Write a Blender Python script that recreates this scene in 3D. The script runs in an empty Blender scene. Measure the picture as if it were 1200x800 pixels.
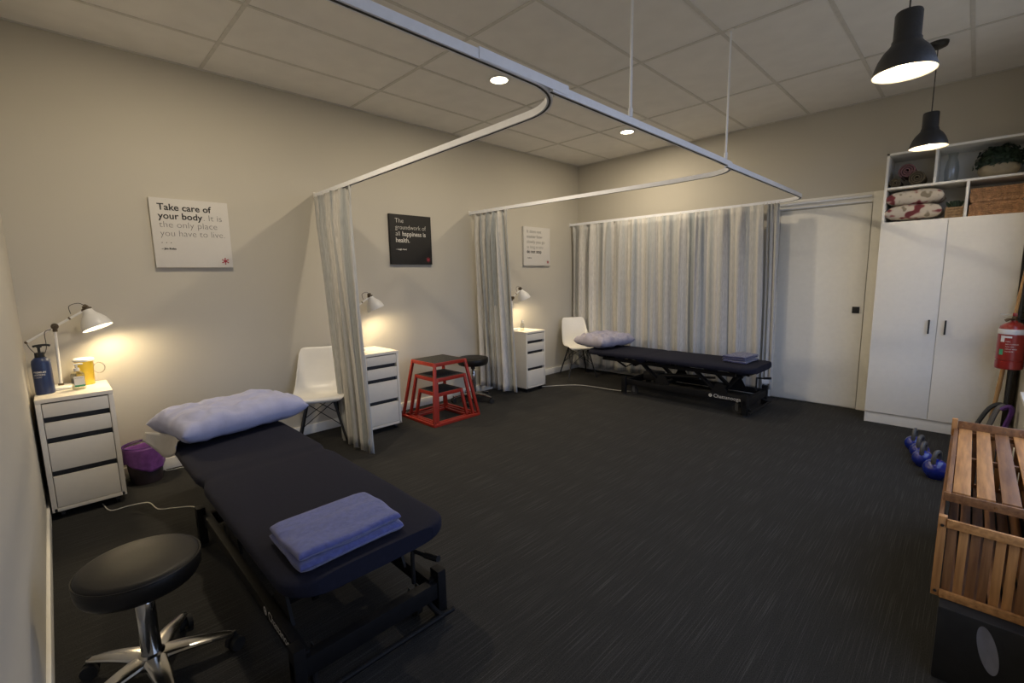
import bpy, bmesh, math, random
from mathutils import Vector, Matrix, noise
from math import sin, cos, pi, radians
random.seed(7)
SC = bpy.context.scene
COL = SC.collection

# ------------------------------------------------------------------ camera
def cam_axes(a, p, r):
    f = Vector((sin(a)*cos(p), cos(a)*cos(p), sin(p)))
    R = Vector((cos(a), -sin(a), 0)); U = R.cross(f)
    return R*cos(r)+U*sin(r), -R*sin(r)+U*cos(r), f
cam_d = bpy.data.cameras.new('camera'); cam = bpy.data.objects.new('camera', cam_d); COL.objects.link(cam)
cR, cU, cF = cam_axes(-0.78639553, -0.1382162, -0.01924299)
M = Matrix.Identity(4)
for i in range(3):
    M[i][0] = cR[i]; M[i][1] = cU[i]; M[i][2] = -cF[i]; M[i][3] = (4.29815, 0.15248, 1.41304)[i]
cam.matrix_world = M
cam_d.sensor_width = 36; cam_d.lens = 36*539.018/1200; cam_d.clip_start = 0.02; cam_d.clip_end = 200
SC.camera = cam

# ------------------------------------------------------------------ world, exposure, lights
SC.view_settings.view_transform = 'Standard'; SC.view_settings.look = 'None'
SC.view_settings.gamma = 1; SC.view_settings.use_curve_mapping = False
SC.view_settings.exposure = 0.0
W = bpy.data.worlds.new('sky'); SC.world = W; W.use_nodes = True
bg = W.node_tree.nodes['Background']
bg.inputs[1].default_value = 2.5
_nt = W.node_tree; _tc = _nt.nodes.new('ShaderNodeTexCoord'); _sp = _nt.nodes.new('ShaderNodeSeparateXYZ'); _rp = _nt.nodes.new('ShaderNodeValToRGB')
_nt.links.new(_tc.outputs['Generated'], _sp.inputs[0]); _nt.links.new(_sp.outputs['Z'], _rp.inputs[0]); _nt.links.new(_rp.outputs[0], bg.inputs[0])
_e = _rp.color_ramp.elements; _e[0].position = 0.0; _e[0].color = (.20, .19, .18, 1); _e[1].position = .06; _e[1].color = (.53, .65, 1.0, 1)   # ground below, dusk sky above
WARM = (1.0, 0.84, 0.61)
LAMPW = (1.0, 0.78, 0.46)
DOWN_W = 20.5; DESK_W = 15.0; PEND_W = 3.9
DOWNLIGHTS = [(1.404, 2.951), (1.379, 4.967), (1.40, 0.93)]
H = 3.021; L = 5.90; WX = 4.62
p = bpy.data.lights.new('window_portal', 'AREA'); p.shape = 'RECTANGLE'; p.size = 2.2; p.size_y = 4.1
p.cycles.is_portal = True
po = bpy.data.objects.new('window_portal', p); COL.objects.link(po)
po.location = (WX+0.05, 2.9, 1.635); po.rotation_euler = (0, pi/2, 0)

# ------------------------------------------------------------------ materials
def new_mat(name):
    m = bpy.data.materials.new(name); m.use_nodes = True
    nt = m.node_tree; return m, nt, nt.nodes['Principled BSDF']
def N(nt, t, **kw):
    n = nt.nodes.new(t)
    for k, v in kw.items(): setattr(n, k, v)
    return n
def mat(name, col, rough=0.5, metal=0.0, var=0.06, scale=30, bump=0.0, bscale=None, stretch=None, coat=0.0, sheen=0.0, spec=None, trans=0.0):
    m, nt, b = new_mat(name)
    tc = N(nt, 'ShaderNodeTexCoord'); mp = N(nt, 'ShaderNodeMapping')
    nt.links.new(tc.outputs['Object'], mp.inputs[0])
    if stretch: mp.inputs['Scale'].default_value = stretch
    nz = N(nt, 'ShaderNodeTexNoise'); nz.inputs['Scale'].default_value = scale; nz.inputs['Detail'].default_value = 4
    nt.links.new(mp.outputs[0], nz.inputs['Vector'])
    r = N(nt, 'ShaderNodeValToRGB')
    r.color_ramp.elements[0].position = 0.3; r.color_ramp.elements[1].position = 0.7
    r.color_ramp.elements[0].color = tuple(c*(1-var) for c in col)+(1,)
    r.color_ramp.elements[1].color = tuple(min(1, c*(1+var)) for c in col)+(1,)
    nt.links.new(nz.outputs[0], r.inputs[0]); nt.links.new(r.outputs[0], b.inputs['Base Color'])
    b.inputs['Roughness'].default_value = rough; b.inputs['Metallic'].default_value = metal
    if coat: b.inputs['Coat Weight'].default_value = coat
    if sheen: b.inputs['Sheen Weight'].default_value = sheen
    if spec is not None: b.inputs['Specular IOR Level'].default_value = spec
    if trans: b.inputs['Transmission Weight'].default_value = trans
    if bump:
        n2 = N(nt, 'ShaderNodeTexNoise'); n2.inputs['Scale'].default_value = bscale or scale*4; n2.inputs['Detail'].default_value = 3
        nt.links.new(mp.outputs[0], n2.inputs['Vector'])
        bp = N(nt, 'ShaderNodeBump'); bp.inputs['Strength'].default_value = bump; bp.inputs['Distance'].default_value = 0.004
        nt.links.new(n2.outputs[0], bp.inputs['Height']); nt.links.new(bp.outputs[0], b.inputs['Normal'])
    return m
def emis(name, col, s):
    m, nt, b = new_mat(name)
    b.inputs['Base Color'].default_value = (*col, 1); b.inputs['Emission Color'].default_value = (*col, 1)
    b.inputs['Emission Strength'].default_value = s
    return m
def wood(name, c1, c2, rough=0.55, axis=(40, 3, 40)):
    m, nt, b = new_mat(name)
    tc = N(nt, 'ShaderNodeTexCoord'); mp = N(nt, 'ShaderNodeMapping'); mp.inputs['Scale'].default_value = axis
    oi = N(nt, 'ShaderNodeObjectInfo')
    nt.links.new(tc.outputs['Object'], mp.inputs[0])
    nz = N(nt, 'ShaderNodeTexNoise'); nz.inputs['Scale'].default_value = 1.6; nz.inputs['Detail'].default_value = 6
    nt.links.new(mp.outputs[0], nz.inputs['Vector'])
    r = N(nt, 'ShaderNodeValToRGB'); r.color_ramp.elements[0].position = .3; r.color_ramp.elements[1].position = .72
    r.color_ramp.elements[0].color = (*c1, 1); r.color_ramp.elements[1].color = (*c2, 1)
    nt.links.new(nz.outputs[0], r.inputs[0])
    nt.links.new(r.outputs[0], b.inputs['Base Color'])
    b.inputs['Roughness'].default_value = rough
    bp = N(nt, 'ShaderNodeBump'); bp.inputs['Strength'].default_value = .25; bp.inputs['Distance'].default_value = .002
    nt.links.new(nz.outputs[0], bp.inputs['Height']); nt.links.new(bp.outputs[0], b.inputs['Normal'])
    return m

def carpet_mat():
    m, nt, b = new_mat('charcoal_streaked_carpet')
    tc = N(nt, 'ShaderNodeTexCoord')
    def noise_(scale, st, det=2):
        mp = N(nt, 'ShaderNodeMapping'); mp.inputs['Scale'].default_value = st
        nt.links.new(tc.outputs['Object'], mp.inputs[0])
        n = N(nt, 'ShaderNodeTexNoise'); n.inputs['Scale'].default_value = scale; n.inputs['Detail'].default_value = det
        nt.links.new(mp.outputs[0], n.inputs['Vector']); return n
    streak = noise_(1.0, (330, 3.0, 1), 1)
    fine = noise_(260, (1, 1, 1), 2)
    r = N(nt, 'ShaderNodeValToRGB')
    e = r.color_ramp.elements; e[0].position = .55; e[0].color = (.030, .0295, .028, 1); e[1].position = .78; e[1].color = (.070, .069, .067, 1)
    nt.links.new(streak.outputs[0], r.inputs[0])
    mx = N(nt, 'ShaderNodeMixRGB', blend_type='MULTIPLY'); mx.inputs[0].default_value = .7
    r2 = N(nt, 'ShaderNodeValToRGB'); r2.color_ramp.elements[0].position = .3; r2.color_ramp.elements[0].color = (.45, .45, .45, 1)
    r2.color_ramp.elements[1].position = .7; r2.color_ramp.elements[1].color = (1.5, 1.5, 1.5, 1)
    nt.links.new(fine.outputs[0], r2.inputs[0]); nt.links.new(r.outputs[0], mx.inputs[1]); nt.links.new(r2.outputs[0], mx.inputs[2])
    nt.links.new(mx.outputs[0], b.inputs['Base Color'])
    b.inputs['Roughness'].default_value = .95; b.inputs['Specular IOR Level'].default_value = .15
    bp = N(nt, 'ShaderNodeBump'); bp.inputs['Strength'].default_value = .5; bp.inputs['Distance'].default_value = .004
    ad = N(nt, 'ShaderNodeMath', operation='ADD'); nt.links.new(fine.outputs[0], ad.inputs[0]); nt.links.new(streak.outputs[0], ad.inputs[1])
    nt.links.new(ad.outputs[0], bp.inputs['Height']); nt.links.new(bp.outputs[0], b.inputs['Normal'])
    return m

def curtain_mat():
    m, nt, b = new_mat('striped_curtain_fabric')
    uv = N(nt, 'ShaderNodeUVMap', uv_map='UVMap')
    def nz(st, det=2):
        mp = N(nt, 'ShaderNodeMapping'); mp.inputs['Scale'].default_value = st
        nt.links.new(uv.outputs[0], mp.inputs[0])
        n = N(nt, 'ShaderNodeTexNoise'); n.inputs['Scale'].default_value = 1; n.inputs['Detail'].default_value = det
        nt.links.new(mp.outputs[0], n.inputs['Vector']); return n
    broad = nz((5.5, .02, 1), 2); finer = nz((110, .6, 1), 2); slub = nz((220, 14, 1), 2)
    r = N(nt, 'ShaderNodeValToRGB'); e = r.color_ramp.elements
    e[0].position = .36; e[0].color = (.31, .34, .365, 1); e[1].position = .64; e[1].color = (.66, .65, .63, 1)
    q = e.new(.46); q.color = (.46, .475, .485, 1); q = e.new(.54); q.color = (.58, .565, .54, 1)
    nt.links.new(broad.outputs[0], r.inputs[0])
    r2 = N(nt, 'ShaderNodeValToRGB'); r2.color_ramp.elements[0].position = .3; r2.color_ramp.elements[0].color = (.82, .82, .83, 1)
    r2.color_ramp.elements[1].position = .7; r2.color_ramp.elements[1].color = (1.10, 1.10, 1.09, 1)
    nt.links.new(finer.outputs[0], r2.inputs[0])
    mx = N(nt, 'ShaderNodeMixRGB', blend_type='MULTIPLY'); mx.inputs[0].default_value = 1
    nt.links.new(r.outputs[0], mx.inputs[1]); nt.links.new(r2.outputs[0], mx.inputs[2])
    r3 = N(nt, 'ShaderNodeValToRGB'); r3.color_ramp.elements[0].position = .35; r3.color_ramp.elements[0].color = (.85, .85, .85, 1)
    r3.color_ramp.elements[1].position = .65; r3.color_ramp.elements[1].color = (1.1, 1.1, 1.1, 1)
    nt.links.new(slub.outputs[0], r3.inputs[0])
    mx2 = N(nt, 'ShaderNodeMixRGB', blend_type='MULTIPLY'); mx2.inputs[0].default_value = 1
    nt.links.new(mx.outputs[0], mx2.inputs[1]); nt.links.new(r3.outputs[0], mx2.inputs[2])
    nt.links.new(mx2.outputs[0], b.inputs['Base Color'])
    b.inputs['Roughness'].default_value = .75; b.inputs['Sheen Weight'].default_value = .15
    return m

MT = {}
MT['carpet'] = carpet_mat()
MT['wall'] = mat('grey_beige_wall_paint', (.56, .53, .462), .8, var=.012, scale=2, bump=.05, bscale=300)
MT['ceil'] = mat('ceiling_panel', (.85, .83, .80), .9, var=.03, scale=6, bump=.15, bscale=180)
MT['grid'] = mat('ceiling_grid_bar', (.66, .64, .60), .6)
MT['trim'] = mat('white_trim_paint', (.88, .86, .79), .5, var=.02)
MT['white'] = mat('white_laminate', (.76, .71, .61), .42, var=.015)
MT['whitelam2'] = mat('white_wardrobe_laminate', (.88, .85, .77), .45, var=.015)
MT['whitemet'] = mat('white_enamel_metal', (.76, .75, .72), .35, var=.02)
MT['alu'] = mat('satin_aluminium_rail', (.88, .90, .96), .45, var=.03)
MT['slot'] = mat('dark_rail_slot', (.02, .02, .02), .6)
MT['black'] = mat('black_plastic', (.012, .012, .013), .45, var=.2)
MT['blackmet'] = mat('black_powder_coat', (.007, .007, .008), .6, spec=.2, var=.2, bump=.1, bscale=500)
MT['rubber'] = mat('black_rubber', (.018, .018, .018), .8, var=.2)
MT['vinyl'] = mat('black_vinyl', (.008, .007, .006), .46, spec=.3, var=.15, bump=.15, bscale=350)
MT['chrome'] = mat('chrome', (.55, .54, .52), .18, metal=1.0, var=.02)
MT['brass'] = mat('aged_bronze_metal', (.16, .12, .075), .35, metal=.9, var=.2)
MT['navy'] = mat('navy_jersey_sheet', (.0085, .0095, .021), .92, var=.12, scale=60, bump=.12, bscale=400, spec=.25)
MT['towel'] = mat('blue_terry_towel', (.075, .092, .30), .98, var=.22, scale=60, bump=1.0, bscale=420, sheen=.5)
MT['towel2'] = mat('indigo_terry_towel', (.040, .043, .125), .98, var=.22, scale=60, bump=1.0, bscale=420, sheen=.4)
MT['pillow'] = mat('pale_blue_pillowcase', (.36, .38, .56), .85, var=.07, scale=14, bump=.2, bscale=25)
MT['pillow2'] = mat('lilac_grey_pillowcase', (.34, .33, .42), .85, var=.10, scale=20, bump=.2, bscale=25)
MT['flap'] = mat('sheer_white_case_lining', (.52, .50, .48), .85, var=.04)
MT['curtain'] = curtain_mat()
MT['shell'] = mat('white_chair_plastic', (.80, .79, .76), .32, var=.01)
MT['red'] = mat('red_enamel_steel', (.31, .024, .012), .38, var=.08)
MT['extred'] = mat('fire_red_enamel', (.26, .016, .012), .28, var=.05, coat=.4)
MT['grip'] = mat('black_grip_mat', (.02, .02, .02), .9, var=.3, bump=.6, bscale=200)
MT['label'] = mat('white_label', (.68, .68, .68), .6, var=.02)
MT['green'] = mat('green_label', (.05, .32, .16), .6)
MT['bluebottle'] = mat('navy_blue_bottle', (.014, .030, .10), .35, var=.05, coat=.3)
MT['yellow'] = mat('yellow_plastic', (.86, .60, .05), .4, var=.03)
MT['purple'] = mat('purple_bin_liner', (.24, .085, .36), .35, var=.2, bump=.6, bscale=30)
MT['wire'] = mat('dark_wire_mesh', (.03, .02, .025), .5)
MT['kbblue'] = mat('blue_vinyl_coating', (.008, .022, .24), .22, var=.08, coat=.5)
MT['iron'] = mat('grey_cast_iron', (.10, .10, .10), .5, metal=.4, var=.15)
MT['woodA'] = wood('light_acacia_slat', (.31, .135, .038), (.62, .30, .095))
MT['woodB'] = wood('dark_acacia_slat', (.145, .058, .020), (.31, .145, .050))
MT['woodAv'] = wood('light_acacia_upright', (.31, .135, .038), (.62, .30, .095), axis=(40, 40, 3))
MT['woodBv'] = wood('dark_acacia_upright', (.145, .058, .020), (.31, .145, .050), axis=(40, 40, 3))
MT['bamboo'] = wood('bamboo_cane', (.36, .19, .07), (.58, .36, .16), axis=(20, 20, 4))
MT['bandblk'] = mat('black_latex_band', (.02, .022, .026), .6)
MT['bandgry'] = mat('grey_latex_band', (.13, .13, .14), .6)
MT['bandpur'] = mat('purple_latex_band', (.10, .03, .22), .6)
MT['shadeout'] = mat('dark_grey_hammered_enamel', (.020, .0195, .019), .45, var=.15, bump=.3, bscale=120)
MT['shadein'] = mat('white_enamel_inside', (.85, .84, .80), .4, var=.01)
MT['bulb'] = emis('glowing_bulb', (1.0, .80, .50), 40)
MT['downlens'] = emis('glowing_downlight_lens', (1.0, .86, .62), 14)
MT['ink'] = mat('black_ink', (.02, .02, .02), .7)
MT['inkgrey'] = mat('grey_ink', (.16, .16, .16), .7)
MT['inkred'] = mat('red_ink', (.36, .03, .05), .7)
MT['inkwhite'] = mat('white_ink', (.66, .64, .60), .7)
MT['poster'] = mat('white_canvas_board', (.66, .64, .61), .75, var=.01, bump=.05, bscale=400)
MT['posterblk'] = mat('black_canvas_board', (.014, .013, .012), .7)
MT['leaf'] = mat('dark_green_leaf', (.018, .038, .018), .6, var=.5, scale=40)
MT['pot'] = mat('pale_stone_bowl', (.36, .30, .20), .7, var=.15, scale=12)
MT['basketpot'] = mat('woven_tan_pot', (.34, .22, .11), .8, var=.3, scale=60, bump=.8, bscale=120)
MT['hyacinth'] = mat('water_hyacinth_braid', (.42, .23, .11), .75, var=.35, scale=30, bump=.8, bscale=120)
MT['rollpink'] = mat('dusty_pink_towelling', (.20, .10, .10), .95, var=.25, scale=50, bump=.8, bscale=200)
MT['rollbrown'] = mat('olive_brown_towelling', (.11, .085, .05), .95, var=.3, scale=50, bump=.8, bscale=200)
MT['cord'] = mat('white_cable', (.62, .60, .55), .5)
MT['darkcord'] = mat('dark_cable', (.05, .045, .04), .6)
MT['ovalgrey'] = mat('pale_grey_oval', (.22, .22, .25), .6)
MT['speaker'] = mat('matt_black_box_vinyl', (.012, .012, .012), .7, var=.2)

def glass_thin(name, col=(1, 1, 1), mixf=.08):
    m, nt, b = new_mat(name)
    tr = N(nt, 'ShaderNodeBsdfTransparent'); tr.inputs[0].default_value = (*col, 1)
    gl = N(nt, 'ShaderNodeBsdfGlossy'); gl.inputs['Roughness'].default_value = .03
    mx = N(nt, 'ShaderNodeMixShader'); mx.inputs[0].default_value = mixf
    nt.links.new(tr.outputs[0], mx.inputs[1]); nt.links.new(gl.outputs[0], mx.inputs[2])
    nt.links.new(mx.outputs[0], nt.nodes['Material Output'].inputs[0])
    return m
MT['glass'] = glass_thin('window_glass', (.95, .97, .97), .06)
MT['vaseglass'] = glass_thin('clear_vase_glass', (.90, .92, .93), .06)
MT['clearplas'] = glass_thin('clear_bottle_plastic', (.86, .86, .82), .14)

def floral_mat():
    m, nt, b = new_mat('cream_floral_print')
    tc = N(nt, 'ShaderNodeTexCoord')
    v = N(nt, 'ShaderNodeTexNoise'); v.inputs['Scale'].default_value = 14; v.inputs['Detail'].default_value = 1
    oi = N(nt, 'ShaderNodeObjectInfo'); va = N(nt, 'ShaderNodeVectorMath', operation='MULTIPLY_ADD'); va.inputs[1].default_value = (1, 1, 1)
    nt.links.new(tc.outputs['Object'], va.inputs[0]); nt.links.new(oi.outputs['Location'], va.inputs[2]); nt.links.new(va.outputs[0], v.inputs['Vector'])
    r = N(nt, 'ShaderNodeValToRGB'); e = r.color_ramp.elements
    e[0].position = .34; e[0].color = (.16, .03, .035, 1); e[1].position = .46; e[1].color = (.55, .49, .40, 1)
    q = e.new(.385); q.color = (.30, .13, .12, 1); q = e.new(.42); q.color = (.5, .42, .34, 1); q = e.new(.60); q.color = (.55, .49, .40, 1)
    q = e.new(.66); q.color = (.24, .20, .14, 1)
    nt.links.new(v.outputs[0], r.inputs[0]); nt.links.new(r.outputs[0], b.inputs['Base Color']); b.inputs['Roughness'].default_value = .9
    return m
MT['floral'] = floral_mat()

# ------------------------------------------------------------------ mesh helpers
class MB:
    def __init__(s): s.bm = bmesh.new()
    def xf(s, verts, m):
        bmesh.ops.transform(s.bm, matrix=m, verts=verts); return s
    def box(s, c, d, rot=None, bev=0.0, seg=2):
        r = bmesh.ops.create_cube(s.bm, size=1); vs = r['verts']
        bmesh.ops.scale(s.bm, vec=d, verts=vs)
        if bev:
            es = list({e for v in vs for e in v.link_edges})
            g = bmesh.ops.bevel(s.bm, geom=es, offset=bev, segments=seg, affect='EDGES', profile=.6)
            vs = list({v for f in g['faces'] for v in f.verts} | {v for v in vs if v.is_valid})
        m = Matrix.Translation(c)
        if rot: m = m @ (rot.to_4x4() if hasattr(rot, 'to_4x4') else Matrix(rot))
        s.xf(vs, m); return s
    def b2(s, lo, hi, bev=0.0):
        c = [(a+b)/2 for a, b in zip(lo, hi)]; d = [abs(b-a) for a, b in zip(lo, hi)]
        return s.box(c, d, bev=bev)
    def beam(s, a, b, w, h, bev=0.0, up=(0, 0, 1)):
        a = Vector(a); b = Vector(b); d = b-a; z = d.normalized(); u = Vector(up)
        x = u.cross(z)
        if x.length < 1e-4: x = Vector((1, 0, 0)).cross(z)
        x.normalize(); y = z.cross(x)
        R = Matrix((x, y, z)).transposed()
        return s.box((a+b)/2, (w, h, d.length), rot=R, bev=bev)
    def tube(s, pts, r, seg=10, closed=False, flat=None):
        pts = [Vector(q) for q in pts]; n = len(pts); rings = []
        rr = r if isinstance(r, (list, tuple)) else [r]*n
        prev = None
        for i in range(n):
            if closed: t = pts[(i+1) % n]-pts[i-1]
            else: t = pts[min(i+1, n-1)]-pts[max(i-1, 0)]
            t.normalize()
            if prev is None:
                x = Vector((0, 0, 1)).cross(t)
                if x.length < 1e-3: x = Vector((1, 0, 0)).cross(t)
            else: x = prev-t*prev.dot(t)
            x.normalize(); prev = x; y = t.cross(x)
            fx, fy = (flat if flat else (1, 1))
            rings.append([s.bm.verts.new(pts[i]+x*cos(2*pi*k/seg)*rr[i]*fx+y*sin(2*pi*k/seg)*rr[i]*fy) for k in range(seg)])
        m = n if closed else n-1
        for i in range(m):
            A = rings[i]; B = rings[(i+1) % n]
            for k in range(seg): s.bm.faces.new((A[k], A[(k+1) % seg], B[(k+1) % seg], B[k]))
        if not closed:
            s.bm.faces.new(list(reversed(rings[0]))); s.bm.faces.new(rings[-1])
        return s
    def cyl(s, a, b, r, r2=None, seg=20):
        return s.tube([a, b], [r, r if r2 is None else r2], seg)
    def lathe(s, prof, o=(0, 0, 0), seg=32, rot=None, cap=False):
        o = Vector(o); rings = []
        for (r, z) in prof:
            ring = []
            for k in range(seg):
                q = Vector((r*cos(2*pi*k/seg), r*sin(2*pi*k/seg), z))
                if rot: q = rot @ q
                ring.append(s.bm.verts.new(o+q))
            rings.append(ring)
        for A, B in zip(rings[:-1], rings[1:]):
            for k in range(seg): s.bm.faces.new((A[k], A[(k+1) % seg], B[(k+1) % seg], B[k]))
        if cap:
            s.bm.faces.new(list(reversed(rings[0]))); s.bm.faces.new(rings[-1])
        return s
    def grid(s, fn, nu, nv, closeu=False):
        V = [[s.bm.verts.new(fn(i/nu, j/nv)) for j in range(nv+1)] for i in range(nu+(0 if closeu else 1))]
        n = len(V)
        for i in range(nu):
            for j in range(nv):
                s.bm.faces.new((V[i][j], V[(i+1) % n][j], V[(i+1) % n][j+1], V[i][j+1]))
        return V
    def ball(s, c, r, sc=(1, 1, 1), u=20, v=12, rot=None):
        g = bmesh.ops.create_uvsphere(s.bm, u_segments=u, v_segments=v, radius=r)
        m = Matrix.Translation(c)
        if rot: m = m @ rot.to_4x4()
        s.xf(g['verts'], m @ Matrix.Diagonal((*sc, 1))); return s
    def build(s, name, m, parent=None, smooth=True, weld=False, ang=35, solid=0, sub=0):
        if weld: bmesh.ops.remove_doubles(s.bm, verts=s.bm.verts, dist=1e-5)
        bmesh.ops.recalc_face_normals(s.bm, faces=s.bm.faces)
        me = bpy.data.meshes.new(name); s.bm.to_mesh(me); s.bm.free()
        if smooth:
            me.polygons.foreach_set('use_smooth', [True]*len(me.polygons))
            try: me.set_sharp_from_angle(angle=radians(ang))
            except Exception: pass
        for mm in (m if isinstance(m, (list, tuple)) else [m]): me.materials.append(MT[mm])
        o = bpy.data.objects.new(name, me); COL.objects.link(o)
        if parent: o.parent = parent
        if solid:
            md = o.modifiers.new('thickness', 'SOLIDIFY'); md.thickness = solid; md.offset = 0
        if sub:
            md = o.modifiers.new('smooth', 'SUBSURF'); md.levels = sub; md.render_levels = sub
        return o
def tag(o, label, cat, group=None, kind=None):
    if label: o['label'] = label
    if cat: o['category'] = cat
    if group: o['group'] = group
    if kind: o['kind'] = kind
    return o
def thing(name, label, cat, loc=(0, 0, 0), rz=0.0, group=None):
    o = bpy.data.objects.new(name, None); COL.objects.link(o); o.empty_display_size = .05
    o.location = loc; o.rotation_euler = (0, 0, rz); return tag(o, label, cat, group)
def struct(o): o['kind'] = 'structure'; return o
def rebase(o, base):
    """move a free mesh object's origin to its base, keeping its shape where it stands"""
    o.data.transform(Matrix.Translation(-Vector(base))); o.location = base; return o
def copy_tree(o, parent=None):
    c = o.copy(); COL.objects.link(c)
    if parent: c.parent = parent
    for ch in list(o.children): copy_tree(ch, c)
    return c
def place(o, loc, rz=None, label=None):
    o.location = loc
    if rz is not None: o.rotation_euler = (0, 0, rz)
    if label: o['label'] = label
    return o
def RX(a): return Matrix.Rotation(a, 3, 'X')
def RY(a): return Matrix.Rotation(a, 3, 'Y')
def RZ(a): return Matrix.Rotation(a, 3, 'Z')
def smoothpath(pts, n=8):
    pts = [Vector(q) for q in pts]; out = []
    for i in range(len(pts)-1):
        p0 = pts[max(i-1, 0)]; p1 = pts[i]; p2 = pts[i+1]; p3 = pts[min(i+2, len(pts)-1)]
        for k in range(n):
            t = k/n
            out.append(.5*((2*p1)+(p2-p0)*t+(2*p0-5*p1+4*p2-p3)*t*t+(3*p1-p0-3*p2+p3)*t**3))
    out.append(pts[-1]); return out
def text_mesh(body, size, origin, xdir, ydir, m, parent, name='lettering', bold=0.0, bend=None, lift=.0, spacing=1.0, xs=1.0):
    cu = bpy.data.curves.new(name, 'FONT'); cu.body = body; cu.size = size; cu.offset = bold; cu.space_character = spacing
    cu.resolution_u = 3
    t = bpy.data.objects.new(name+'_tmp', cu); COL.objects.link(t)
    dg = bpy.context.evaluated_depsgraph_get(); me = bpy.data.meshes.new_from_object(t.evaluated_get(dg))
    bpy.data.objects.remove(t)
    X = Vector(xdir).normalized(); Y = Vector(ydir).normalized(); Z = X.cross(Y); O = Vector(origin)
    for v in me.vertices:
        x, y = v.co.x*xs, v.co.y
        if bend: v.co = bend(x, y)
        else: v.co = O+X*x+Y*y+Z*lift
    me.materials.clear(); me.materials.append(MT[m])
    o = bpy.data.objects.new(name, me); COL.objects.link(o)
    if parent: o.parent = parent
    return o

# ================================================================== SETTING
b = MB(); b.b2((-.1, -.1, -.1), (WX+.1, L+.1, 0)); struct(b.build('floor', 'carpet', smooth=False))
b = MB(); b.b2((-.1, -.1, H), (WX+.1, L+.1, H+.1)); struct(b.build('ceiling', 'ceil', smooth=False))
b = MB(); b.b2((-.1, -.1, 0), (0, L+.1, H)); struct(b.build('wall_left', 'wall', smooth=False))
b = MB(); b.b2((0, L, 0), (WX, L+.1, H)); struct(b.build('wall_back', 'wall', smooth=False))
b = MB(); b.b2((0, -.1, 0), (WX, 0, H)); struct(b.build('wall_front', 'wall', smooth=False))
# right wall with a window opening
WY0, WY1, WZ0, WZ1 = 0.85, 4.98, 0.53, 2.74
b = MB()
b.b2((WX, -.1, 0), (WX+.12, L+.1, WZ0)); b.b2((WX, -.1, WZ1), (WX+.12, L+.1, H))
b.b2((WX, -.1, WZ0), (WX+.12, WY0, WZ1)); b.b2((WX, WY1, WZ0), (WX+.12, L+.1, WZ1))
struct(b.build('wall_right', 'wall', smooth=False))
w = struct(thing('window_1', None, None, (WX+.06, (WY0+WY1)/2, WZ0)))
b = MB(); hy = (WY1-WY0)/2; hz = WZ1-WZ0
for y in (-hy+.02, -hy/3, hy/3, hy-.02): b.b2((-.03, y-.02, 0), (.03, y+.02, hz), bev=.004)
for z in (.02, hz-.02): b.b2((-.03, -hy, z-.02), (.03, hy, z+.02), bev=.004)
b.build('window_frame', 'trim', w)
b = MB(); b.b2((-.002, -hy+.02, .02), (.002, hy-.02, hz-.02)); b.build('pane', 'glass', w, smooth=False)
b = MB(); b.b2((-.085, -hy-.0, -.02), (.0, hy, .006), bev=.004); b.build('window_sill', 'trim', w)
# skirting boards
def skirting(name, pts):
    b = MB()
    for a, c in pts: b.b2(a, c, bev=.003)
    struct(b.build(name, 'trim'))
skirting('baseboard_left', [((0, 0, 0), (.014, L, .088))])
skirting('baseboard_front', [((0.014, 0, 0), (WX, .014, .088))])
skirting('baseboard_back', [((.014, L-.014, 0), (2.60, L, .088))])
skirting('baseboard_right', [((WX-.014, .014, 0), (WX, L, .088))])
# ceiling grid
b = MB(); zt = H-.004
k = -1
x = .549
while x < WX: b.b2((x-.012, 0, zt), (x+.012, L, H+.001)); x += .6
y = 1.149-1.2
while y < L:
    if y > 0: b.b2((0, y-.012, zt-.001), (WX, y+.012, H+.001))
    y += 1.2
b.b2((0, 0, zt-.003), (.02, L, H)); b.b2((0, L-.02, zt-.003), (WX, L, H)); b.b2((0, 0, zt-.003), (WX, .02, H)); b.b2((WX-.02, 0, zt-.003), (WX, L, H))
struct(b.build('trim_1', 'grid', smooth=False))
# sliding door on the back wall
d = struct(thing('door_1', None, None, (3.14, L, 0)))
b = MB(); b.b2((-.395, -.020, .012), (.395, -.004, 2.062), bev=.003); b.build('door_panel', 'trim', d)
b = MB()
b.b2((-.50, -.016, 0), (-.40, 0, 2.17), bev=.003); b.b2((.40, -.016, 0), (.52, 0, 2.17), bev=.003); b.b2((-.40, -.016, 2.145), (.40, 0, 2.17), bev=.003)
b.b2((-.40, -.012, 2.07), (.40, 0, 2.145)); b.build('door_frame', 'trim', d)
b = MB(); b.b2((-.41, -.034, 2.120), (.39, -.016, 2.140), bev=.003); b.b2((-.41, -.030, 2.075), (.39, -.016, 2.088), bev=.003); b.build('door_track', 'alu', d)
b = MB(); b.b2((.305, -.030, .99), (.365, -.019, 1.055), bev=.002); b.b2((.318, -.031, 1.003), (.352, -.029, 1.042)); b.build('door_handle', 'black', d)

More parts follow.
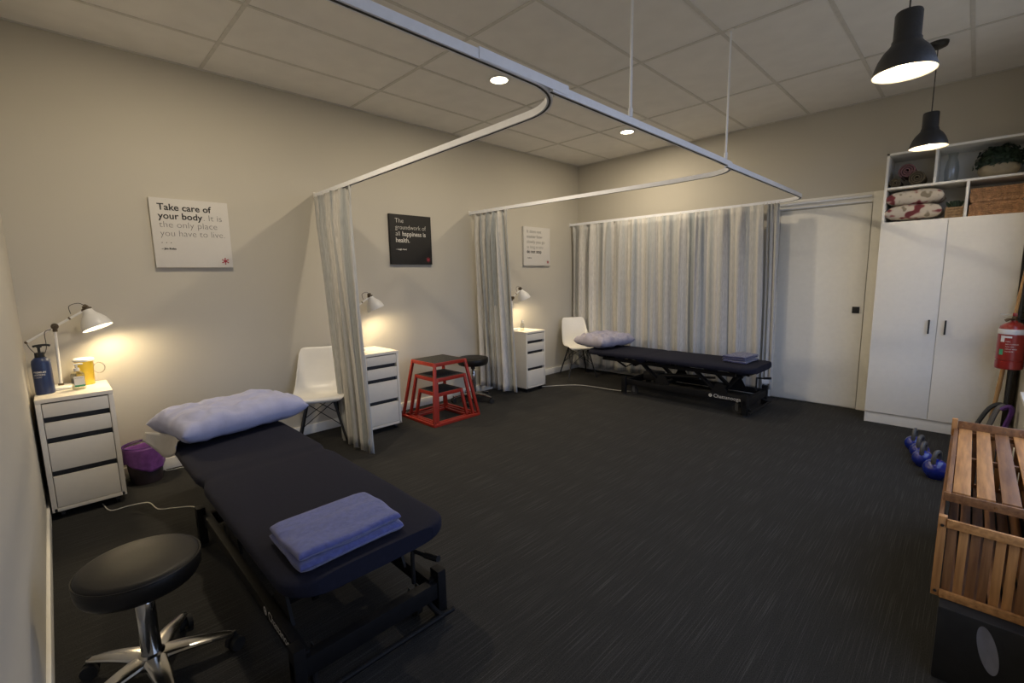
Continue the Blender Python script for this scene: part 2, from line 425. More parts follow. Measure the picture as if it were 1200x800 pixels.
# ================================================================== DOWNLIGHTS (recessed, round)
def spot_light(name, loc, power, parent, size=.13, spread=140, col=WARM, rot=(0, 0, 0)):
    l = bpy.data.lights.new(name, 'AREA'); l.shape = 'DISK'; l.size = size; l.energy = power; l.color = col
    l.spread = radians(spread)
    o = bpy.data.objects.new(name, l); COL.objects.link(o); o.location = loc; o.rotation_euler = rot; o.parent = parent; return o
dl_labels = ['round recessed ceiling downlight glowing above the nearest curtain rail curve',
             'round recessed ceiling downlight glowing nearer the far wall, beside the hanging rod',
             'round recessed ceiling downlight above the bed in the foreground']
for i, (x, y) in enumerate(DOWNLIGHTS):
    t = thing('ceiling_downlight', dl_labels[i], 'downlight', (x, y, H-.004), group='recessed ceiling downlights')
    b = MB(); b.lathe([(.068, 0), (.070, -.006), (.078, -.008), (.082, -.003), (.082, 0.004)], seg=40); b.build('bezel', 'whitemet', t)
    b = MB(); b.lathe([(.0005, -.004), (.03, -.0042), (.0685, -.003)], seg=40); b.build('lens', 'downlens', t)
    spot_light('downlight_lamp', (0, 0, -.012), DOWN_W, t, .11, 180)

# ================================================================== CURTAIN TRACKS
RAILX = 3.0; RH = .034; RW = .026
def rail_sweep(b, pts, w, z0, z1):
    n = len(pts); rings = []
    for i in range(n):
        a = Vector(pts[max(i-1, 0)]); c = Vector(pts[min(i+1, n-1)]); t = (c-a); t.z = 0; t.normalize(); nrm = Vector((-t.y, t.x, 0))
        q = Vector(pts[i])
        rings.append([b.bm.verts.new(q+nrm*sx*w/2+Vector((0, 0, z))) for sx, z in ((-1, z0), (1, z0), (1, z1), (-1, z1))])
    for A, B in zip(rings[:-1], rings[1:]):
        for k in range(4): b.bm.faces.new((A[k], A[(k+1) % 4], B[(k+1) % 4], B[k]))
    b.bm.faces.new(list(reversed(rings[0]))); b.bm.faces.new(rings[-1])
def arc(c, r, a0, a1, n, z):
    return [(c[0]+r*cos(a0+(a1-a0)*i/n), c[1]+r*sin(a0+(a1-a0)*i/n), z) for i in range(n+1)]
def track(name, ystart, ywall, yc, z0, z1, label, r=.30):
    """straight run beside the beds, quarter bend, then across to the left wall"""
    t = thing(name, label, 'curtain track', (RAILX, (ystart+yc)/2, z0), group='ceiling hung curtain tracks')
    off = Vector(t.location)
    path = [(RAILX, ystart+(yc-r-ystart)*i/8, z0) for i in range(8)]
    path += arc((RAILX-r, yc-r), r, 0, pi/2, 14, z0+(z1-z0)*.3)
    path += [(RAILX-r-(RAILX-r)*i/10, yc+(ywall-yc)*i/10, z1) for i in range(1, 11)]
    path = [Vector(q)-off for q in path]
    b = MB(); rail_sweep(b, path, RW, 0, RH); b.build('rail', 'alu', t, ang=30)
    b = MB(); rail_sweep(b, path, RW*.35, -.0012, .001); b.build('glider_slot', 'slot', t)
    b = MB(); b.box(path[-1]+Vector((.004, 0, RH/2)), (.008, .05, .05), bev=.002); b.build('wall_bracket', 'whitemet', t)
    return t
track('curtain_track', 0.0, 1.965, 1.885, 2.168, 2.165, 'pale metal curtain track running above the nearest bed and curving to the left wall', .30)
track('curtain_track', 1.70, 3.78, 3.91, 2.163, 2.155, 'pale metal curtain track curving to the wall above the middle curtain', .28)
track('curtain_track', 3.60, 5.70, 5.78, 2.150, 2.143, 'pale metal curtain track carrying the wide far curtain along the back wall', .26)
# joint sleeves + drop rods
for i, (ya, yb, z) in enumerate([(1.30, 1.80, 2.168)]):
    t = thing('track_joint_sleeve', 'slightly thicker pale sleeve joining the two nearest curtain tracks', 'track joint', (RAILX, (ya+yb)/2, z))
    b = MB(); b.b2((-.016, ya-(ya+yb)/2, RH-.002), (.016, yb-(ya+yb)/2, RH+.007), bev=.001); b.b2((.0135, ya-(ya+yb)/2, .002), (.0165, yb-(ya+yb)/2, RH+.006)); b.build('sleeve_body', 'alu', t)
for i, (y, lab) in enumerate([(2.306, 'thin pale rod hanging the curtain track from the ceiling, nearer of two'), (3.556, 'thin pale rod hanging the curtain track from the ceiling, farther of two')]):
    t = thing('track_hanging_rod', lab, 'rod', (RAILX+.01, y, 2.196), group='curtain track hanging rods')
    b = MB(); b.cyl((0, 0, 0), (0, 0, H-2.196), .0065, seg=12); b.build('rod', 'alu', t)
    b = MB(); b.cyl((0, 0, 0), (0, 0, .04), .011, seg=14); b.build('rod_socket', 'alu', t)
    b = MB(); b.lathe([(.0065, H-2.196-.012), (.02, H-2.196-.008), (.022, H-2.196-.003)]); b.build('ceiling_flange', 'whitemet', t)

# ================================================================== CURTAINS
def curtain(label, xt, xb, yt, yb, zt, zb, nf, amp, seed, cloth, overlap=0.0, group='striped privacy curtains', phase=0.0, ampb=None, tag_at=None, pinch=.12, sway=0.0):
    x0 = (xt[0]+xt[1])/2
    t = thing('privacy_curtain', label, 'curtain', (x0, yt, zb), group=group)
    rnd = random.Random(seed)
    off = Vector(t.location)
    ampb = ampb or amp
    k1 = [rnd.uniform(-1, 1) for _ in range(nf+4)]
    def ph(s):      # uneven spacing of the folds
        i = s*nf; a = int(i); f = i-a; f = f*f*(3-2*f)
        return k1[a]*(1-f)+k1[a+1]*f
    def fn(s, tt):
        # tt: 0 top .. 1 bottom
        xa = xt[0]+(xt[1]-xt[0])*s; xc = xb[0]+(xb[1]-xb[0])*s
        e = tt; ex = 1-(1-tt)**(1.5+.6*(1-s)); x = xa*(1-ex)+xc*ex; y = yt+(yb-yt)*e
        A = (amp*(1-tt)+ampb*tt)*(.45+.55*min(1, tt/pinch))
        th = 2*pi*(nf*s+phase)+1.1*ph(s)+.5*sin(3*tt+k1[1]*3)*k1[2]
        wv = sin(th)+.28*sin(2.3*th+1+seed)+.18*sin(4.1*th+tt*2.5)
        irr = .75+.35*k1[min(len(k1)-1, int(s*nf)+1)]
        y += A*wv*irr+sway*sin(pi*tt)
        x += overlap*sin(2*th+.6)*(.3+.7*tt)*.5
        if tt < pinch:      # pinch pleats under the heading tape
            q = 1-tt/pinch
            y += .010*q*sin(2*pi*nf*2.0*s+seed)
        z = zt+(zb-zt)*tt+ (.004*sin(5*th) if tt > .98 else 0)
        return Vector((x, y, z))-off
    b = MB(); nu = nf*18; nv = 26
    V = b.grid(fn, nu, nv)
    bm = b.bm; bm.verts.index_update(); uvl = bm.loops.layers.uv.new('UVMap')
    idx = {}
    for i, row in enumerate(V):
        for j, v in enumerate(row): idx[v] = (i/nu*cloth+seed*3.7, (1-j/nv)*2.1)
    for f in bm.faces:
        for l in f.loops: l[uvl].uv = idx[l.vert]
    b.build('drape', 'curtain', t, solid=.0025, ang=180)
    # gliders in the track
    b = MB()
    ng = max(4, nf)
    for g in range(ng):
        q = fn(g/(ng-1) if ng > 1 else 0, 0)
        b.cyl((q.x, 0, q.z-.01), (q.x, 0, q.z+.016), .004, seg=8)
    b.build('glider', 'whitemet', t)['kind'] = 'stuff'
    if tag_at is not None:
        q = fn(tag_at, .955); q2 = fn(tag_at+.05, .955)
        dd = (q2-q); dd.z = 0; dd = dd.normalized()
        b = MB(); R = Matrix((dd, Vector((0, 0, 1)).cross(dd), Vector((0, 0, 1)))).transposed()
        b.box(q+Vector((.022, -.020, 0)), (.085, .002, .05), rot=R, bev=.0005); b.build('hem_label', 'label', t)
    return t
curtain('grey striped curtain bunched at the left wall in front of the nearest white chair', (.03, .74), (.46, .99), 1.945, 1.865, 2.163, .03, 5, .060, 3, 2.6, overlap=.075, tag_at=.80, ampb=.045, sway=-.03)
curtain('grey striped curtain bunched at the left wall behind the red boxes and black stool', (.05, .62), (.06, .66), 3.80, 3.86, 2.153, .10, 6, .056, 5, 2.8, overlap=.070, ampb=.062)
curtain('wide grey striped curtain drawn along the back wall behind the far bed', (.05, 2.63), (.03, 2.68), 5.70, 5.71, 2.141, .08, 12, .042, 11, 4.4, overlap=.03, ampb=.050)
curtain('narrow grey striped curtain edge hanging beside the white door frame', (2.650, 2.765), (2.69, 2.795), 5.72, 5.72, 2.141, .12, 2, .018, 14, .5, overlap=.004, tag_at=.3)

# ================================================================== MASSAGE TABLES
def loft(b, secs, cap=True):
    rings = [[b.bm.verts.new(q) for q in s] for s in secs]; n = len(rings[0])
    for A, B in zip(rings[:-1], rings[1:]):
        for k in range(n): b.bm.faces.new((A[k], A[(k+1) % n], B[(k+1) % n], B[k]))
    if cap: b.bm.faces.new(list(reversed(rings[0]))); b.bm.faces.new(rings[-1])
def massage_table(label, loc, rz, zt):
    t = thing('treatment_table', label, 'massage table', loc, rz, 'black framed treatment tables')
    LX = 2.0; hw = .318
    # padded top, two sections under one stretched cover
    def halfw(x):
        w = hw
        rc = .11
        if x < rc: w -= rc-math.sqrt(max(0, rc*rc-(rc-x)**2))
        if x > LX-rc: w -= rc-math.sqrt(max(0, rc*rc-(x-(LX-rc))**2))
        w -= .022*math.exp(-((x-.83)/.05)**2)
        w -= .012*max(0, (.5-x))
        return w
    secs = []; nx = 70
    xs = [LX*(0.5-0.5*cos(pi*i/nx)) for i in range(nx+1)]; xs[0] = .002; xs[-1] = LX-.002
    for x in xs:
        w = halfw(x); hh = .034; zc = zt-hh
        crease = .006*math.exp(-((x-.83)/.018)**2)
        s = []
        for k in range(36):
            a = 2*pi*k/36; ca, sa = cos(a), sin(a)
            yy = w*math.copysign(abs(ca)**.28, ca); zz = (hh-crease)*math.copysign(abs(sa)**.5, sa)
            nz = noise.noise(Vector((x*5, yy*6, zz*10)))*.003
            s.append(Vector((x, yy, zc+zz+nz)))
        secs.append(s)
    b = MB(); loft(b, secs); b.build('padded_top', 'navy', t, ang=60)
    # loose hem of the sheet hanging just under the pad
    def hem(u, v):
        a = 2*pi*u
        # walk the outline
        P = 2*(LX+2*hw); s_ = u*P
        if s_ < LX: x, y = s_, -1
        elif s_ < LX+2*hw: x, y = LX, -1+2*(s_-LX)/(2*hw)
        elif s_ < 2*LX+2*hw: x, y = LX-(s_-LX-2*hw), 1
        else: x, y = 0, 1-2*(s_-2*LX-2*hw)/(2*hw)
        if 0 < x < LX: yy = y*halfw(min(max(x, .01), LX-.01))
        else:
            yy = y*(hw-.09)
        inn = .965-.05*v
        wob = noise.noise(Vector((x*7+3, yy*9, 1)))
        z = zt-.034-(.030+.022*wob+.010*sin(x*23+yy*11))*v-.004
        cx = LX/2
        return Vector((cx+(x-cx)*(1-.012*v-.004), yy*inn, z+.004))
    b = MB(); b.grid(hem, 170, 4, closeu=True); b.build('sheet_hem', 'navy', t, ang=70, solid=.002)
    # upper frame under the pad
    b = MB(); zf = zt-.095
    for s in (-1, 1): b.b2((.20, s*.20-.02, zf-.03), (1.80, s*.20+.02, zf+.008), bev=.003)
    for x in (.24, .80, .92, 1.74): b.b2((x-.02, -.22, zf-.025), (x+.02, .22, zf+.004), bev=.003)
    for x in (.1, .45, 1.1, 1.5, 1.85): b.b2((x-.02, -.16, zf), (x+.02, .16, zt-.06), bev=.002)
    b.b2((.06, -.20, zt-.078), (.78, .20, zt-.062)); b.b2((.88, -.20, zt-.078), (1.92, .20, zt-.062))
    b.build('upper_frame', 'blackmet', t)
    # base frame
    X0, X1, hb = .56, 1.93, .305
    b = MB()
    for s in (-1, 1): b.b2((X0, s*(hb-.045)-.018, .125), (X1, s*(hb-.045)+.018, .185), bev=.003)
    for x in (.95, 1.55): b.b2((x-.025, -hb+.04, .13), (x+.025, hb-.04, .17), bev=.003)
    b.build('base_frame', 'blackmet', t)
    for x in (X0, X1):
        b = MB()
        b.b2((x-.022, -hb, .105), (x+.022, hb, .175), bev=.004)
        b.build('end_crossbar', 'blackmet', t)
        for s in (-1, 1):
            b = MB(); b.b2((x-.028, s*(hb-.02)-.02, .018), (x+.028, s*(hb-.02)+.02, .222), bev=.004)
            q = b.build('foot_post', 'blackmet', t)
            b = MB(); b.cyl((x, s*(hb-.02), 0), (x, s*(hb-.02), .02), .022, seg=16); b.build('rubber_foot', 'rubber', q)
    # pedal bar in front of the foot end, on two curved arms
    b = MB(); b.tube(smoothpath([(X1-.02, -hb+.07, .09), (X1+.05, -hb+.05, .055), (X1+.055, -hb+.0, .05), (X1+.055, 0, .05), (X1+.055, hb-.0, .05), (X1+.05, hb-.05, .055), (X1-.02, hb-.07, .09)], 6), .011, 10)
    b.build('pedal_bar', 'blackmet', t)
    # castors
    for x in (X0+.10, X1-.09):
        for s in (-1, 1):
            c = Vector((x, s*(hb-.085), .048))
            b = MB(); b.cyl(c+Vector((0, -.012, 0)), c+Vector((0, .012, 0)), .046, seg=28); w_ = b.build('castor_wheel', 'rubber', t)
            b = MB(); b.cyl(c+Vector((0, -.015, 0)), c+Vector((0, .015, 0)), .016, seg=16)
            b.b2((x-.016, c.y-.02, .045), (x+.016, c.y-.016, .125)); b.b2((x-.016, c.y+.016, .045), (x+.016, c.y+.02, .125)); b.build('castor_fork', 'iron', w_)
    # lifting links
    for (xa, xb_) in ((.98, .72), (1.62, 1.36)):
        for s in (-1, 1):
            b = MB()
            b.beam((xa, s*.17, .17), (xb_, s*.17, zf-.01), .022, .06, bev=.003, up=(0, 1, 0))
            b.build('lift_arm', 'blackmet', t)
    for s in (-1, 1):       # dark tapered gussets
        for x in (1.02, 1.66):
            b = MB()
            vs = [(x-.10, .17), (x+.10, .17), (x+.035, .29), (x-.035, .29)]
            A = [b.bm.verts.new((a, s*.235-.006, z)) for a, z in vs]; B = [b.bm.verts.new((a, s*.235+.006, z)) for a, z in vs]
            b.bm.faces.new(A); b.bm.faces.new(B[::-1])
            for k in range(4): b.bm.faces.new((A[k], A[(k+1) % 4], B[(k+1) % 4], B[k]))
            b.build('gusset_plate', 'blackmet', t, smooth=False)
    b = MB(); b.beam((.44, .0, zf-.02), (.53, .0, zf-.095), .03, .03, bev=.004); b.beam((.53, .0, zf-.095), (.66, 0, zf-.02), .03, .03, bev=.004); b.build('backrest_strut', 'blackmet', t)
    for s in (-1, 1): b = MB(); b.beam((.34, s*.19, zf), (.52, s*.19, zf-.085), .012, .03, bev=.002, up=(0, 1, 0)); b.beam((.52, s*.19, zf-.085), (.68, s*.19, zf), .012, .03, bev=.002, up=(0, 1, 0)); b.build('backrest_bracket', 'blackmet', t)
    b = MB(); b.b2((.70, -.10, .17), (.90, .08, .27), bev=.02); b.cyl((.90, -.01, .235), (1.34, -.01, .275), .024, seg=18); b.cyl((1.34, -.01, .275), (1.52, -.01, .292), .013, seg=14)
    b.build('lift_motor', 'black', t)
    # foot end fittings: cross tube and the bent release lever
    b = MB(); b.cyl((1.80, -.16, zf-.045), (1.80, .12, zf-.045), .016, seg=14); b.cyl((1.87, -.05, zf-.03), (1.87, .17, zf-.03), .012, seg=12)
    b.b2((1.77, -.10, zf-.06), (1.83, -.06, zt-.07), bev=.003); b.b2((1.77, .06, zf-.06), (1.83, .10, zt-.07), bev=.003)
    b.beam((1.80, -.12, zf-.05), (1.66, -.12, .17), .02, .02)
    b.build('foot_cross_tube', 'blackmet', t)
    b = MB(); b.tube(smoothpath([(1.87, hb-.10, .165), (1.87, hb-.10, .285), (1.875, hb-.09, .303), (1.94, hb-.075, .305), (1.99, hb-.065, .312)], 5), .009, 10)
    b.cyl((1.93, hb-.077, .306), (2.0, hb-.063, .314), .013, seg=12)
    b.build('release_lever', 'black', t)
    # maker's mark on the rail facing the room
    text_mesh('Chattanooga', .052, (1.62, -hb+.026, .148), (1, 0, 0), (0, 0, 1), 'inkwhite', t, 'lettering')
    b = MB(); b.lathe([(.010, 0), (.017, 0)], o=(1.588, -hb+.025, .163), rot=RX(pi/2), seg=24)
    b.box((1.590, -hb+.0255, .161), (.016, .0008, .008), bev=0); b.build('logo_disc', 'inkwhite', t)
    return t
massage_table('navy covered treatment table in the foreground beside the black stool', (.885, .885, 0), 0.0, .468)
massage_table('navy covered treatment table in the far corner before the wide curtain', (.87, 5.205, 0), radians(-1.2), .495)

# ---- pillows
def pillow(name, label, cat, loc, rz, lx, ly, th, m, seed, tilt=0.0, group=None, wr=.012):
    t = thing(name, label, cat, loc, rz, group)
    if tilt: t.rotation_euler = (0, tilt, rz)
    b = MB(); n = 44
    def mk(sg):
        def fn(u, v):
            a = 2*u-1; c = 2*v-1
            px = 1-.10*(1-c*c)*abs(a)**3; py = 1-.06*(1-a*a)*abs(c)**3
            e = (max(0, 1-a**4)**.42)*(max(0, 1-c**6)**.42)
            X = a*lx/2*(1-.05*(1-c*c)); Y = c*ly/2*(1-.05*(1-a*a))
            r = noise.noise(Vector((X*9+seed, Y*9, sg)))*wr+noise.noise(Vector((X*26+seed, Y*14, sg*3)))*wr*.45
            r += .35*wr*sin(60*(X*.6+Y)+8*noise.noise(Vector((X*5, Y*5, seed))))*(abs(a)**3+abs(c)**3)*.5
            r -= wr*1.1*max(0, .35-abs(noise.noise(Vector((X*7+Y*5+seed, Y*6-X*4, 7+sg)))))*2
            z = (th*.55 if sg > 0 else th*.40)*e*sg+r*e**.5*(1 if sg > 0 else .3)
            return Vector((X, Y, th*.47+z))
        return fn
    b.grid(mk(1), n, n); b.grid(mk(-1), n, n)
    b.build('pillowcase' if m != 'floral' else 'cushion_cover', m, t, weld=True, ang=180)
    return t
p1 = pillow('pillow', 'pale blue pillow on the head of the foreground treatment table', 'pillow', (.93, .915, .468), radians(12), .50, .775, .20, 'pillow', 2, group='bed pillows', wr=.020)
b = MB()
def flap(u, v):
    Y = -.41+.055*sin(2.5*u); X = -.20+.36*u
    return Vector((X, Y-.02*v+.008*sin(9*u)*v, .062-.135*v*(.25+.75*sin(pi*min(1, u*.95+.05)))))
b.grid(flap, 16, 6); b.build('pillowcase_flap', 'flap', p1, solid=.0015, ang=180)
p2 = pillow('pillow', 'crumpled lilac grey pillow on the far treatment table', 'pillow', (.93, 5.22, .495), radians(-8), .50, .64, .19, 'pillow2', 9, group='bed pillows', wr=.034)

# ---- folded towels
def folded_towel(name, label, loc, rz, lx, ly, layers, th, m, seed):
    b = MB()
    for k in range(layers):
        ox = .006*sin(seed+k*2.1); oy = .007*cos(seed*2+k*1.7); z0 = k*th
        sx = lx*(1-.02*k); sy = ly*(1-.015*k)
        ns = 40; secs = []
        for i in range(ns+1):
            a = -1+2*i/ns; X = a*sx/2
            edge = (1-abs(a)**14)**.5 if abs(a) < 1 else 0
            s = []
            for q in range(40):
                an = 2*pi*q/40; ca, sa = cos(an), sin(an)
                yy = sy/2*math.copysign(abs(ca)**.16, ca); zz = th/2*math.copysign(abs(sa)**.45, sa)*(.25+.75*edge)
                nz = noise.noise(Vector((X*11+seed, yy*11, k+.3)))*.008+noise.noise(Vector((X*30, yy*30+seed, k)))*.0025
                s.append(Vector((X+ox+.004*sin(yy*30+k), yy*(1+.012*sin(X*25+k*2))+oy, z0+th/2+zz+(nz if k == layers-1 or sa < 0 else nz*.5)+.0)))
            secs.append(s)
        loft(b, secs)
    # flip lowest points onto the support
    mz = min(v.co.z for v in b.bm.verts)
    for v in b.bm.verts: v.co.z -= mz
    o = b.build(name, m, ang=180); o.location = loc; o.rotation_euler = (0, 0, rz)
    return tag(o, label, 'towel', 'folded blue towels')
folded_towel('folded_towel', 'folded blue towel at the foot of the foreground treatment table', (2.69, .82, .468), radians(0), .29, .385, 2, .034, 'towel', 1.0)
folded_towel('folded_towel', 'folded dark blue towel at the foot of the far treatment table', (2.62, 5.22, .495), radians(-4), .24, .34, 3, .022, 'towel2', 2.0)

# ================================================================== DRAWER UNITS
def drawer_unit(label, loc, rz=0):
    t = thing('drawer_unit', label, 'drawer unit', loc, rz, 'white drawer units on castors')
    D, Wd, Z0, Z1 = .45, .35, .052, .752; h = Wd/2
    b = MB(); pt = .016
    b.b2((0, -h, Z0), (D, -h+pt+.008, Z1), bev=.001); b.b2((0, h-pt-.008, Z0), (D, h, Z1), bev=.001)
    b.b2((0, -h, Z1-.022), (D+.002, h, Z1+.002), bev=.0015); b.b2((0, -h+.01, Z0), (D, h-.01, Z0+.022), bev=.001); b.b2((0, -h+.005, Z0), (.008, h-.005, Z1-.01))
    b.build('carcass', 'white', t)
    b = MB(); b.b2((.02, -h+.027, Z0+.024), (D-.03, h-.027, Z1-.03)); b.build('drawer_recess', 'slot', t, smooth=False)
    for (za, zb) in ((.641, .722), (.513, .607), (.306, .479), (.078, .272)):
        b = MB(); b.b2((D-.018, -h+.027, za), (D-.001, h-.027, zb), bev=.001); b.build('drawer', 'white', t)
    for x in (.05, D-.05):
        for y in (-h+.045, h-.045):
            b = MB(); b.cyl((x, y-.009, .021), (x, y+.009, .021), .021, seg=18); b.b2((x-.014, y-.014, .03), (x+.014, y+.014, .052)); b.build('castor', 'black', t)
    return t
c1 = drawer_unit('white four drawer unit against the near left corner with the blue bottle on top', (.016, .198, 0))
c2 = copy_tree(c1); place(c2, (.055, 2.245, 0), 0, 'white four drawer unit standing between the nearest curtain and the red boxes')
c3 = copy_tree(c1); place(c3, (.065, 4.345, 0), 0, 'white four drawer unit right of the middle curtain near the back corner')

# ================================================================== DESK LAMPS
def desk_lamp(label, loc):
    t = thing('desk_lamp', label, 'lamp', loc, 0, 'white jointed desk lamps')
    # local frame: base centre on origin; arm swings in the y-z plane
    b = MB(); b.lathe([(.0005, .0), (.078, 0), (.082, .004), (.082, .014), (.076, .019), (.0005, .021)], seg=40); b.build('base', 'whitemet', t)
    b = MB(); b.cyl((0, 0, .02), (0, .01, .40), .0085, seg=16); b.build('post', 'whitemet', t)
    b = MB(); b.cyl((0, -.0, .02), (0, 0, .034), .014, seg=16); b.cyl((-.020, .012, .405), (.026, .012, .405), .019, seg=20); b.cyl((0, .011, .37), (0, .012, .40), .012, seg=16)
    b.cyl((.026, .012, .405), (.034, .012, .405), .009, seg=16); b.build('joint', 'brass', t)
    J = Vector((0, .012, .405)); E = Vector((0, .150, .490)); B0 = Vector((0, -.125, .315))
    b = MB(); b.cyl(B0, E, .0075, seg=14); b.build('arm', 'whitemet', t)
    b = MB(); b.ball(B0, .009); b.cyl(J+(E-J)*.5, J+(E-J)*.56, .0095, seg=12); b.build('arm_clip', 'brass', t)
    # shade: bell opening down and forward
    tilt = RX(radians(18)); O = Vector((0, .165, .500)); C = O+tilt@Vector((0, .035, -.085))
    C = Vector((.022, .216, .380))
    top = Vector((0, 0, .148))
    prof_o = [(.084, 0), (.0835, .006), (.082, .014), (.079, .03), (.070, .055), (.055, .078), (.040, .095), (.031, .112), (.027, .128), (.024, .136), (.0005, .139)]
    prof_i = [(.0825, .0005), (.080, .014), (.077, .03), (.068, .054), (.053, .076), (.038, .093), (.028, .112), (.0005, .118)]
    Rt = RY(radians(-13)) @ RX(radians(18))
    b = MB(); b.lathe(prof_o, o=C, rot=Rt, seg=44); s = b.build('shade', 'whitemet', t, ang=60)
    b = MB(); b.lathe(prof_i, o=C, rot=Rt, seg=44); b.lathe([(.0825, .0005), (.084, 0)], o=C, rot=Rt, seg=44); b.build('shade_lining', 'shadein', s, ang=60)
    b = MB(); q = C+Rt@Vector((0, 0, .128)); b.lathe([(.026, 0), (.028, .004), (.028, .012), (.018, .016), (.016, .030), (.0005, .032)], o=q, rot=Rt, seg=24)
    b.cyl(C+Rt@Vector((-.022, 0, .155)), C+Rt@Vector((.022, 0, .155)), .010, seg=14); b.cyl(C+Rt@Vector((-.016, 0, .158)), E, .006, seg=10); b.build('shade_joint', 'brass', t)
    b = MB(); b.ball(C+Rt@Vector((0, 0, .042)), .026, sc=(1, 1, 1.15)); b.cyl(C+Rt@Vector((0, 0, .065)), C+Rt@Vector((0, 0, .117)), .013, seg=14); b.build('bulb', 'bulb', t)
    top = C+Rt@Vector((0, 0, .16))
    b = MB(); b.tube(smoothpath([top, top+Vector((.01, -.03, .018)), top+Vector((.01, -.075, .0)), E+Vector((.008, -.055, -.012))], 6), .0022, 6)
    b.tube(smoothpath([J+Vector((.012, -.02, -.02)), J+Vector((.015, -.05, -.035)), J+Vector((.02, -.052, -.13)), J+Vector((.02, -.075, -.19))], 6), .0022, 6)
    b.tube(smoothpath([B0, B0+Vector((0, .012, -.04)), B0+Vector((0, .04, -.085))], 6), .0022, 6)
    b.build('flex', 'darkcord', t)
    l = bpy.data.lights.new('desk_bulb_light', 'SPOT'); l.energy = DESK_W; l.color = LAMPW; l.shadow_soft_size = .03; l.spot_size = radians(160); l.spot_blend = .6
    lo = bpy.data.objects.new('desk_bulb_light', l); COL.objects.link(lo); lo.parent = t; lo.location = C+Rt@Vector((0, 0, .012)); lo.rotation_euler = Rt.to_euler()
    return t
desk_lamp('white jointed desk lamp lit beside the blue bottle in the near corner', (.145, .145, .754))
desk_lamp('white jointed desk lamp lit behind the nearest bunched curtain', (.185, 2.165, .754))
desk_lamp('white jointed desk lamp lit mostly hidden by the middle curtain', (.20, 4.245, .754))

# ---- things on the first drawer unit
t = thing('lotion_bottle', 'tall dark blue pump bottle with white lettering on the near drawer unit', 'bottle', (.265, .072, .754))
t.scale = (1.15, 1.15, 1.15)
b = MB(); b.lathe([(.0005, 0), (.036, 0), (.039, .004), (.039, .165), (.036, .182), (.024, .196), (.019, .200)], seg=36); b.build('bottle_body', 'bluebottle', t)
b = MB(); b.lathe([(.0205, .198), (.0205, .222), (.017, .224), (.0005, .225)], seg=24); b.cyl((0, 0, .224), (0, 0, .25), .006); b.box((0, .002, .256), (.022, .022, .010), bev=.003)
b.tube(smoothpath([(0, -.022, .258), (0, .0, .262), (0, .03, .262), (0, .045, .257)], 4), .006, 10); b.build('pump_head', 'black', t)
a0 = radians(-22)
def wrapcyl(r, z0, a):
    def f(x, y): return Vector((r*cos(a+x/r), r*sin(a+x/r), z0+y))
    return f
text_mesh('PREMIUM', .0125, (0,)*3, (1, 0, 0), (0, 1, 0), 'inkwhite', t, bend=wrapcyl(.0396, .118, a0-.55), bold=.0004)
text_mesh('LOTION', .0125, (0,)*3, (1, 0, 0), (0, 1, 0), 'inkwhite', t, bend=wrapcyl(.0396, .104, a0-.55), bold=.0003)
text_mesh('CLASSIC', .009, (0,)*3, (1, 0, 0), (0, 1, 0), 'inkwhite', t, bend=wrapcyl(.0396, .092, a0-.55))
t = thing('sanitiser_bottle', 'small clear pump bottle with green edged label before the yellow container', 'bottle', (.262, .226, .754))
t.scale = (1.15, 1.15, 1.22)
b = MB(); b.box((0, 0, .042), (.040, .060, .084), bev=.009, seg=3); b.lathe([(.028, .080), (.020, .092), (.012, .098)], seg=20); b.build('bottle_body', 'clearplas', t)
b = MB(); b.box((0, 0, .030), (.034, .054, .056), bev=.007, seg=3); b.build('gel', 'clearplas', t)
b = MB(); b.cyl((0, 0, .096), (0, 0, .112), .012); b.cyl((0, 0, .112), (0, 0, .128), .005); b.box((0, .008, .132), (.014, .040, .008), bev=.003); b.build('pump_head', 'whitemet', t)
b = MB(); b.b2((.0202, -.018, .015), (.0208, .026, .070)); lb = b.build('label_sticker', 'label', t)
b = MB(); b.b2((.0209, -.018, .015), (.0213, .026, .024)); b.build('label_stripe', 'green', lb)
text_mesh('SANITISER', .0075, (.0212, -.015, .058), (0, 1, 0), (0, 0, 1), 'inkgrey', lb)
t = thing('sharps_container', 'yellow plastic container with clear round lid under the lit desk lamp', 'container', (.105, .268, .754))
b = MB(); b.lathe([(.0005, 0), (.040, 0), (.043, .004), (.048, .150), (.050, .160)], seg=32); b.build('tub', 'yellow', t)
b = MB(); b.lathe([(.049, .158), (.055, .160), (.055, .172), (.049, .179), (.0005, .182)], seg=32); b.build('lid', 'whitemet', t)
b = MB(); b.tube([(.012, .072+.030*cos(a), .105+.036*sin(a)) for a in [2*pi*i/20 for i in range(20)]], .0035, 8, closed=True); b.build('carry_loop', 'clearplas', t)
# small bottle on the far drawer unit
t = thing('sanitiser_bottle', 'small clear pump bottle beside the middle curtain on the far drawer unit', 'bottle', (.33, 4.30, .754))
b = MB(); b.lathe([(.0005, 0), (.024, 0), (.026, .004), (.026, .075), (.012, .095)], seg=20); b.build('bottle_body', 'clearplas', t)
b = MB(); b.cyl((0, 0, .093), (0, 0, .115), .011); b.box((0, .008, .120), (.014, .035, .009), bev=.003); b.build('pump_head', 'whitemet', t)

